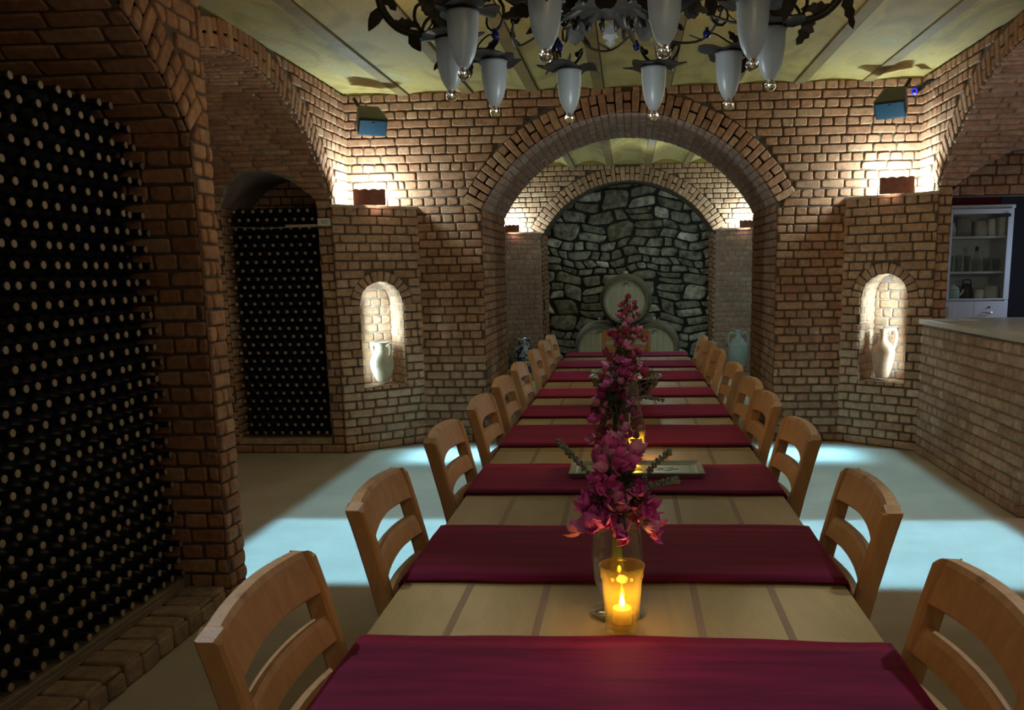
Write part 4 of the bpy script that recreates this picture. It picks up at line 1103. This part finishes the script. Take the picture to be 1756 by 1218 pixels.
for i in range(10):
    a = -pi/2+radians(18+36*i)+radians(0)
    grp = MB()
    path = spline([(.09, .0, .265), (.20, .02, .235), (.34, .03, .29), (.50, .03, .40), (.64, .01, .43), (.735, 0, .37), (.745, 0, .27), (.69, 0, .195), (.60, 0, .168), (.53, 0, .165)], 40)
    P = [rot(q, a) for q in path]
    grp.tube(P, [.019-.008*(k/40) for k in range(41)], 8)
    # scroll curl inside the arm
    sc_ = [(.50+.075*(1-k/16)*cos(k*.55+1.0), .02, .29+.075*(1-k/16)*sin(k*.55+1.0)) for k in range(14)]
    grp.tube([rot(q, a) for q in sc_], [.008*(1-k/20) for k in range(14)], 6); grp.ball(rot(sc_[-1], a), .013)
    sc_ = [(.60, .0, .168), (.62, .05, .20), (.61, .075, .235), (.585, .07, .245), (.58, .05, .225)]
    for sg in (-1, 1):
        cc = [(q[0], q[1]*sg, q[2]) for q in spline(sc_, 12)]
        grp.tube([rot(q, a) for q in cc], .0055, 6); grp.ball(rot(cc[-1], a), .011)
    arm = grp.build('arm', IRON, r)
    lv = MB()
    for k in range(3, 38, 3):
        q = Vector(path[k]); t = (Vector(path[k+1])-Vector(path[k-1])).normalized(); sg = 1 if (k//3) % 2 else -1
        side_ = Vector((0, sg, 0)); d = (t*.8+side_*.25+Vector((-t.z, 0, t.x))*sg*.7)
        leaf(lv, rot(q, a), Vector(rot(d, a)), Vector(rot((0, 1, 0), a)), rn.uniform(.08, .13), rn.uniform(.038, .06), shape=rn.choice(['leaf', 'acanthus', 'acanthus']))
    # heart shaped leaves hanging from the inner run
    for q in ((.27, .03, .27), (.42, -.02, .33)):
        leaf(lv, rot(q, a), (0, 0, -1), Vector(rot((0, 1, 0), a)), .075, .055, shape='heart')
    # tendril to the next arm
    b_ = a+radians(36)
    mid = (a+b_)/2
    T = spline([rot((.50, .0, .395), a), rot((.56, 0, .30), a+radians(9)), rot((.58, 0, .24), mid), rot((.50, 0, .23), mid+radians(9)), rot((.42, 0, .27), b_)], 16)
    lv.tube(T, .0045, 6)
    for k in (4, 8, 12): leaf(lv, T[k], Vector(T[k+1])-Vector(T[k-1])+Vector((0, 0, .03*(-1)**k)), (0, 0, 1), .055, .022, shape='acanthus')
    lv.build('leaves', IRON, arm)['kind'] = 'stuff'
    # wavy leaf plate above the cup
    pl = MB(); P = []; n = 40; c = rot((.52, 0, .158), a); L1 = []; L2 = []; rr = random.Random(i)
    ph = rr.uniform(0, 6)
    for k in range(n):
        t = 2*pi*k/n
        R_ = .076+.040*max(0, cos((t-a)*2+ph*.3))**2+.010*sin(t*7+ph)+.05*max(0, cos(t-a-pi/2+.3*sin(ph)))**6+.05*max(0, cos(t-a+pi/2))**6
        L1.append((c[0]+R_*cos(t), c[1]+R_*sin(t), c[2]+.008*sin(t*5+ph)+.004)); L2.append((c[0]+R_*cos(t), c[1]+R_*sin(t), c[2]+.008*sin(t*5+ph)))
    I1 = [(c[0]+.03*cos(2*pi*k/n), c[1]+.03*sin(2*pi*k/n), c[2]+.004) for k in range(n)]; I2 = [(q[0], q[1], c[2]) for q in I1]
    pl.loops([I2, L2, L1, I1], 0, True, True, False)
    pl.lathe([(.045, -.012), (.047, .0)], 20, c)
    plate = pl.build('leaf_plate', IRON, r)
    # frosted cup
    g = MB(); c = rot((.52, 0, 0), a)
    prof = [(.014, -.003), (.022, .008), (.033, .03), (.041, .06), (.0455, .10), (.047, .143), (.050, .150), (.047, .150), (.0445, .143), (.043, .10), (.0385, .062), (.031, .033), (.020, .012), (.012, .004)]
    g.lathe(prof, 26, c); sh = g.build('lamp_shade', FROST, r)
    g = MB(); g.ball((c[0], c[1], -.021), .0195, 0, 14, 10); g.build('finial', CRYSTAL, sh)
    g = MB(); g.lathe([(.008, .155), (.008, .115), (.018, .09), (.020, .085), (.004, .08)], 12, c); g.build('bulb', plain('bulb_grey', (.3, .3, .28), .4) if i == 0 else bpy.data.materials['bulb_grey'], r)
    # blue glass bud on a thin wire
    g = MB(); w0 = spline([rot((.60, .0, .17), a), rot((.56, .04, .20), a), rot((.50, .05, .225), a), rot((.46, .05, .22), a)], 10)
    g.tube(w0, .0028, 6); bd = g.build('bud_wire', IRON, r)
    g = MB(); g.ball(w0[-1], .014, 0, 10, 6, (1, 1, 1.15))
    for k in range(6): leaf(g, Vector(w0[-1])+Vector((0, 0, .008)), (cos(k*pi/3)*.6, sin(k*pi/3)*.6, 1), (0, 0, 1), .016, .009, .0015)
    g.build('glass_bud', BLUEG, bd)
# hub with fretwork
g = MB(); g.lathe([(.03, .245), (.175, .24), (.185, .25), (.175, .275), (.03, .285), (.02, .33), (.05, .40), (.03, .48), (.018, .55), (.014, .885)], 32)
for k in range(22):
    t = 2*pi*k/22; sc_ = [(.175+.026*cos(j*.6+1.5)*(1-j/14), 0, .222+.026*sin(j*.6+1.5)*(1-j/14)) for j in range(10)]
    g.tube([rot(q, t) for q in sc_], .007, 6); g.ball(rot(sc_[-1], t), .011)
for k in range(10):
    t = 2*pi*k/10+.3; leaf(g, rot((.17, 0, .235), t), rot((.5, 0, -1), t), rot((1, 0, 0), t), .085, .065, shape='heart' if k % 2 else 'acanthus')
g.build('hub', IRON, r)

# ------------------------------------------------------------------ things on the table
def tray(x0, x1, y0, y1, zt, label, mark=True):
    r = empty('serving_tray', ((x0+x1)/2, (y0+y1)/2, zt)); tag(r, label, 'tray', 'long glazed serving trays')
    w2, d2 = (x1-x0)/2, (y1-y0)/2
    mb = MB(); L = []
    for i, z in ((.015, 0), (.0, .018), (.006, .020), (.022, .012), (.03, .010)):
        L.append([(-w2+i, -d2+i, z), (w2-i, -d2+i, z), (w2-i, d2-i, z), (-w2+i, d2-i, z)])
    mb.loops(L, 0); mb.build('dish', CERAG, r)
    if mark:
        mb = MB(); 
        for a in ((-w2+.045, w2-.045, -d2+.036, -d2+.038), (-w2+.045, w2-.045, d2-.038, d2-.036), (w2-.047, w2-.045, -d2+.038, d2-.038), (-w2+.045, -w2+.047, -d2+.038, d2-.038)): mb.box(a[0], a[1], a[2], a[3], .0101, .0108)
        for k in range(5):
            t = k*1.2; mb.ball((w2*.45+.03*cos(t), .02*sin(t), .0102), .018, 0, 8, 4, (1, .6, .05))
        mb.build('painted_border', CERAGD, r)
tray(-.215, .270, 3.02, 3.235, .7695, 'long green-grey glazed tray lying behind the front bouquet')
tray(-.266, .14, 6.15, 6.38, .7695, 'second glazed tray lying beyond the painted bowl', False)

def vase(x, y, z, label, sc=1.):
    mb = MB(); p = [(.058, 0), (.060, .004), (.030, .012), (.026, .020), (.040, .045), (.052, .085), (.058, .13), (.053, .175), (.043, .21), (.040, .235), (.046, .255)]
    q = [(.044, .255), (.038, .235), (.041, .21), (.051, .175), (.056, .13), (.050, .085), (.038, .047), (.02, .028), (.001, .026)]
    mb.lathe([(a*sc, b*sc) for a, b in p+q], 28, (x, y, z)); return tag(mb.build('glass_vase', GLASS), label, 'vase', 'clear glass vases down the middle of the table')
vase(-.025, 1.80, .7615, 'clear bulbous glass vase nearest the camera, behind the lit candle glass')
vase(.005, 3.13, .7815, 'clear glass vase standing on the front glazed tray')
vase(-.005, 4.19, .7705, 'clear glass vase just in front of the painted bowl')
vase(-.015, 6.26, .7815, 'clear glass vase standing on the far glazed tray')
def candle(x, y, z, label, sc=1., power=.35):
    r = empty('candle_glass', (x, y, z)); tag(r, label, 'candle', 'candle glasses on the table'); r.scale = (sc, sc, sc)
    mb = MB(); n = 32; L = []
    P = [(.033, 0, 0), (.036, .004, 0), (.034, .03, .2), (.0335, .04, 1), (.038, .10, 1), (.041, .118, .4), (.044, .122, 0), (.0435, .130, 0), (.045, .134, 0), (.047, .146, 0), (.0445, .146, 0), (.0415, .13, 0), (.038, .118, 0), (.035, .10, 0), (.030, .04, 0), (.028, .022, 0), (.001, .02, 0)]
    for r_, zz, fl in P: L.append([((r_+.0013*fl*cos(8*2*pi*i/n)*1.3)*cos(2*pi*i/n), (r_+.0013*fl*cos(8*2*pi*i/n)*1.3)*sin(2*pi*i/n), zz) for i in range(n)])
    mb.loops(L, 0, True, True, True); mb.build('tumbler', CANDLEGLASS, r)
    mb = MB(); mb.lathe([(.019, .0215), (.020, .024), (.020, .052), (.018, .055), (.002, .053)], 20); cd = mb.build('candle', WAX, r)
    mb = MB(); mb.lathe([(.001, .056), (.005, .060), (.006, .066), (.0035, .076), (.0008, .086)], 12); mb.build('flame', FLAME, cd)
    l = lamp('candle_light', 'POINT', (x, y, z+.10*sc), power, (1, .60, .12), .012)
    return r
candle(-.015, 1.70, .7625, 'lit candle in a fluted glass tumbler nearest the camera')
candle(.03, 3.37, .7625, 'lit candle in a glass tumbler behind the front tray', .8, .8)
candle(-.02, 5.60, .7625, 'lit candle in a small glass tumbler beyond the painted bowl', .8, .4)

# bowl with twigs
r = empty('painted_bowl', (-.017, 4.80, .7615)); r.location.z = .7625
tag(r, 'large green and white painted bowl in the middle of the table', 'bowl')
mb = MB(); mb.lathe([(.075, 0), (.08, .012), (.075, .02), (.13, .06), (.175, .11), (.196, .155), (.205, .160), (.20, .165), (.188, .155), (.165, .112), (.12, .068), (.05, .04), (.001, .038)], 44)
mb.build('body', BOWLM, r)
rn = random.Random(44); mb = MB()
for k in range(26):
    a = rn.uniform(0, 2*pi); rr = rn.uniform(.02, .12); p = Vector((rr*cos(a), rr*sin(a), .10)); pts = [p]; d = Vector((cos(a)*rn.uniform(.1, .9), sin(a)*rn.uniform(.1, .9), 1)).normalized()
    for j in range(7):
        d = (d+Vector((rn.uniform(-.6, .6), rn.uniform(-.6, .6), rn.uniform(-.5, .4)))).normalized(); pts.append(pts[-1]+d*.022)
    mb.tube(pts, [.0045*(1-j/10) for j in range(8)], 5)
for v in range(len(mb.v)): mb.v[v] = (mb.v[v][0]-.017, mb.v[v][1]+4.8, mb.v[v][2]+.7625)
tag(mb.build('twigs', TWIG), 'curly dark dried twigs piled in the painted bowl', 'twigs', None, 'stuff')

# bouquets
def blossom_mesh(seed, mat):
    rr = random.Random(seed); mb = MB()
    for k in range(5):
        a = k*2*pi/5*1.3+rr.uniform(-.4, .4); tilt = rr.uniform(.3, 1.1); L = rr.uniform(.026, .036); W = L*rr.uniform(.75, .95)
        d = Vector((cos(a)*cos(tilt), sin(a)*cos(tilt), sin(tilt))); up_ = Vector((-cos(a)*sin(tilt), -sin(a)*sin(tilt), cos(tilt))); s = d.cross(up_)
        G = []
        for i in range(6):
            t = i/5; wd = W*sin(pi*min(1, t*.92+.06))**.8*(1-.25*t)
            for j in (-1, -.5, 0, .5, 1):
                G.append(tuple(d*L*t+s*(j*wd/2)+up_*(.35*L*t*t-.25*wd*(1-abs(j))+rr.uniform(-.0012, .0012))))
        fs = [(i*5+j, i*5+j+1, i*5+j+6, i*5+j+5) for i in range(5) for j in range(4)]
        mb.add(G, fs, 0, True)
    me = mb.build('blossom_src', mat); m = me.data; bpy.data.objects.remove(me); m.name = 'blossom'
    return m
BM = [[blossom_mesh(s+10*k, PET[k]) for s in range(3)] for k in range(3)]
for k in range(3):
    for m in BM[k]:
        pass
def bouquet(x, y, z, label, seed, nb, rad, hgt, tone, sprigs, size=1., droop=.03):
    """z = height of the vase rim"""
    rn = random.Random(seed); r = empty('bouquet', (x, y, z-.20)); tag(r, label, 'bouquet', 'dried flower bouquets in the glass vases')
    tips = []; st = MB(); fo = MB()
    for k in range(nb+16):
        a = rn.uniform(0, 2*pi); q = sqrt(rn.random()); hz = rn.random()**1.35
        tip = Vector((cos(a)*rad*q*(1.1-.68*hz), sin(a)*rad*.85*q*(1.1-.68*hz), .19+hgt*hz-droop*q*(1-.5*hz))); b0 = Vector((cos(a+2)*.018, sin(a+2)*.018, .03)); neck = Vector((cos(a)*.022*q, sin(a)*.022*q, .19))
        pts = spline([tuple(b0), tuple(neck), tuple(neck.lerp(tip, .5)+Vector((0, 0, .02))), tuple(tip)], 7)
        st.tube(pts, .0014, 5)
        if k < nb: tips.append((tip, a))
        for j in range(5):
            p = Vector(pts[3+j % 4]); dd = Vector((rn.uniform(-1, 1), rn.uniform(-1, 1), rn.uniform(-.2, 1)))
            leaf(fo, p, dd, (rn.uniform(-1, 1), rn.uniform(-1, 1), 1), rn.uniform(.02, .04)*size, rn.uniform(.006, .014)*size, .0006)
    st.build('stems', STEM, r)
    o = fo.build('foliage', LEAF, r); o['kind'] = 'stuff'
    for tip, a in tips:
        m = BM[tone(rn)][rn.randrange(3)]
        o = bpy.data.objects.new('blossom', m); COL.objects.link(o); o.parent = r; o.location = tip; s = rn.uniform(.8, 1.25)*size; o.scale = (s, s, s)
        o.rotation_euler = (rn.uniform(-1.4, 1.4), rn.uniform(-1.4, 1.4), rn.uniform(0, 6.3))
    for (dx, dz, L, side) in sprigs:
        sp = MB(); p0 = Vector((side*.02, -.01, .19)); p1 = Vector((dx, -.02, dz)); pts = spline([tuple(p0), tuple(p0.lerp(p1, .5)+Vector((0, 0, .015))), tuple(p1)], 14)
        sp.tube(pts, .0012, 5)
        for k in range(6, 15):
            for j in range(5):
                a = j*2*pi/5+k*2.4; sp.ball(Vector(pts[k])+Vector((rn.uniform(-.004, .004), cos(a)*.004, sin(a)*rn.uniform(.003, .006))), rn.uniform(.003, .0055), 0, 6, 4)
        sp.build('lavender_sprig', LAV, r)
bouquet(-.025, 1.80, 1.017, 'magenta flower bouquet nearest the camera above the candle glass', 5, 95, .086, .15, lambda r: 0 if r.random() < .6 else 1,
        [(.125, .25, 1, 1), (.11, .31, 1, 1), (-.12, .33, 1, -1)], 1.0, .075)
bouquet(-.045, 3.13, 1.037, 'dusky pink dried bouquet in the vase on the front tray', 6, 70, .115, .20, lambda r: 1 if r.random() < .35 else (2 if r.random() < .5 else 0), [(.17, .20, 1, 1)], .95, .22)
bouquet(-.02, 4.19, 1.026, 'dark red dried bouquet in front of the painted bowl', 7, 60, .11, .26, lambda r: 2 if r.random() < .75 else 1, [], 1.0)
bouquet(.0, 6.26, 1.037, 'rose-coloured dried bouquet farthest away, before the barrels', 8, 44, .12, .32, lambda r: 1 if r.random() < .5 else 2, [(.26, .34, 1, 1)], 1.1)
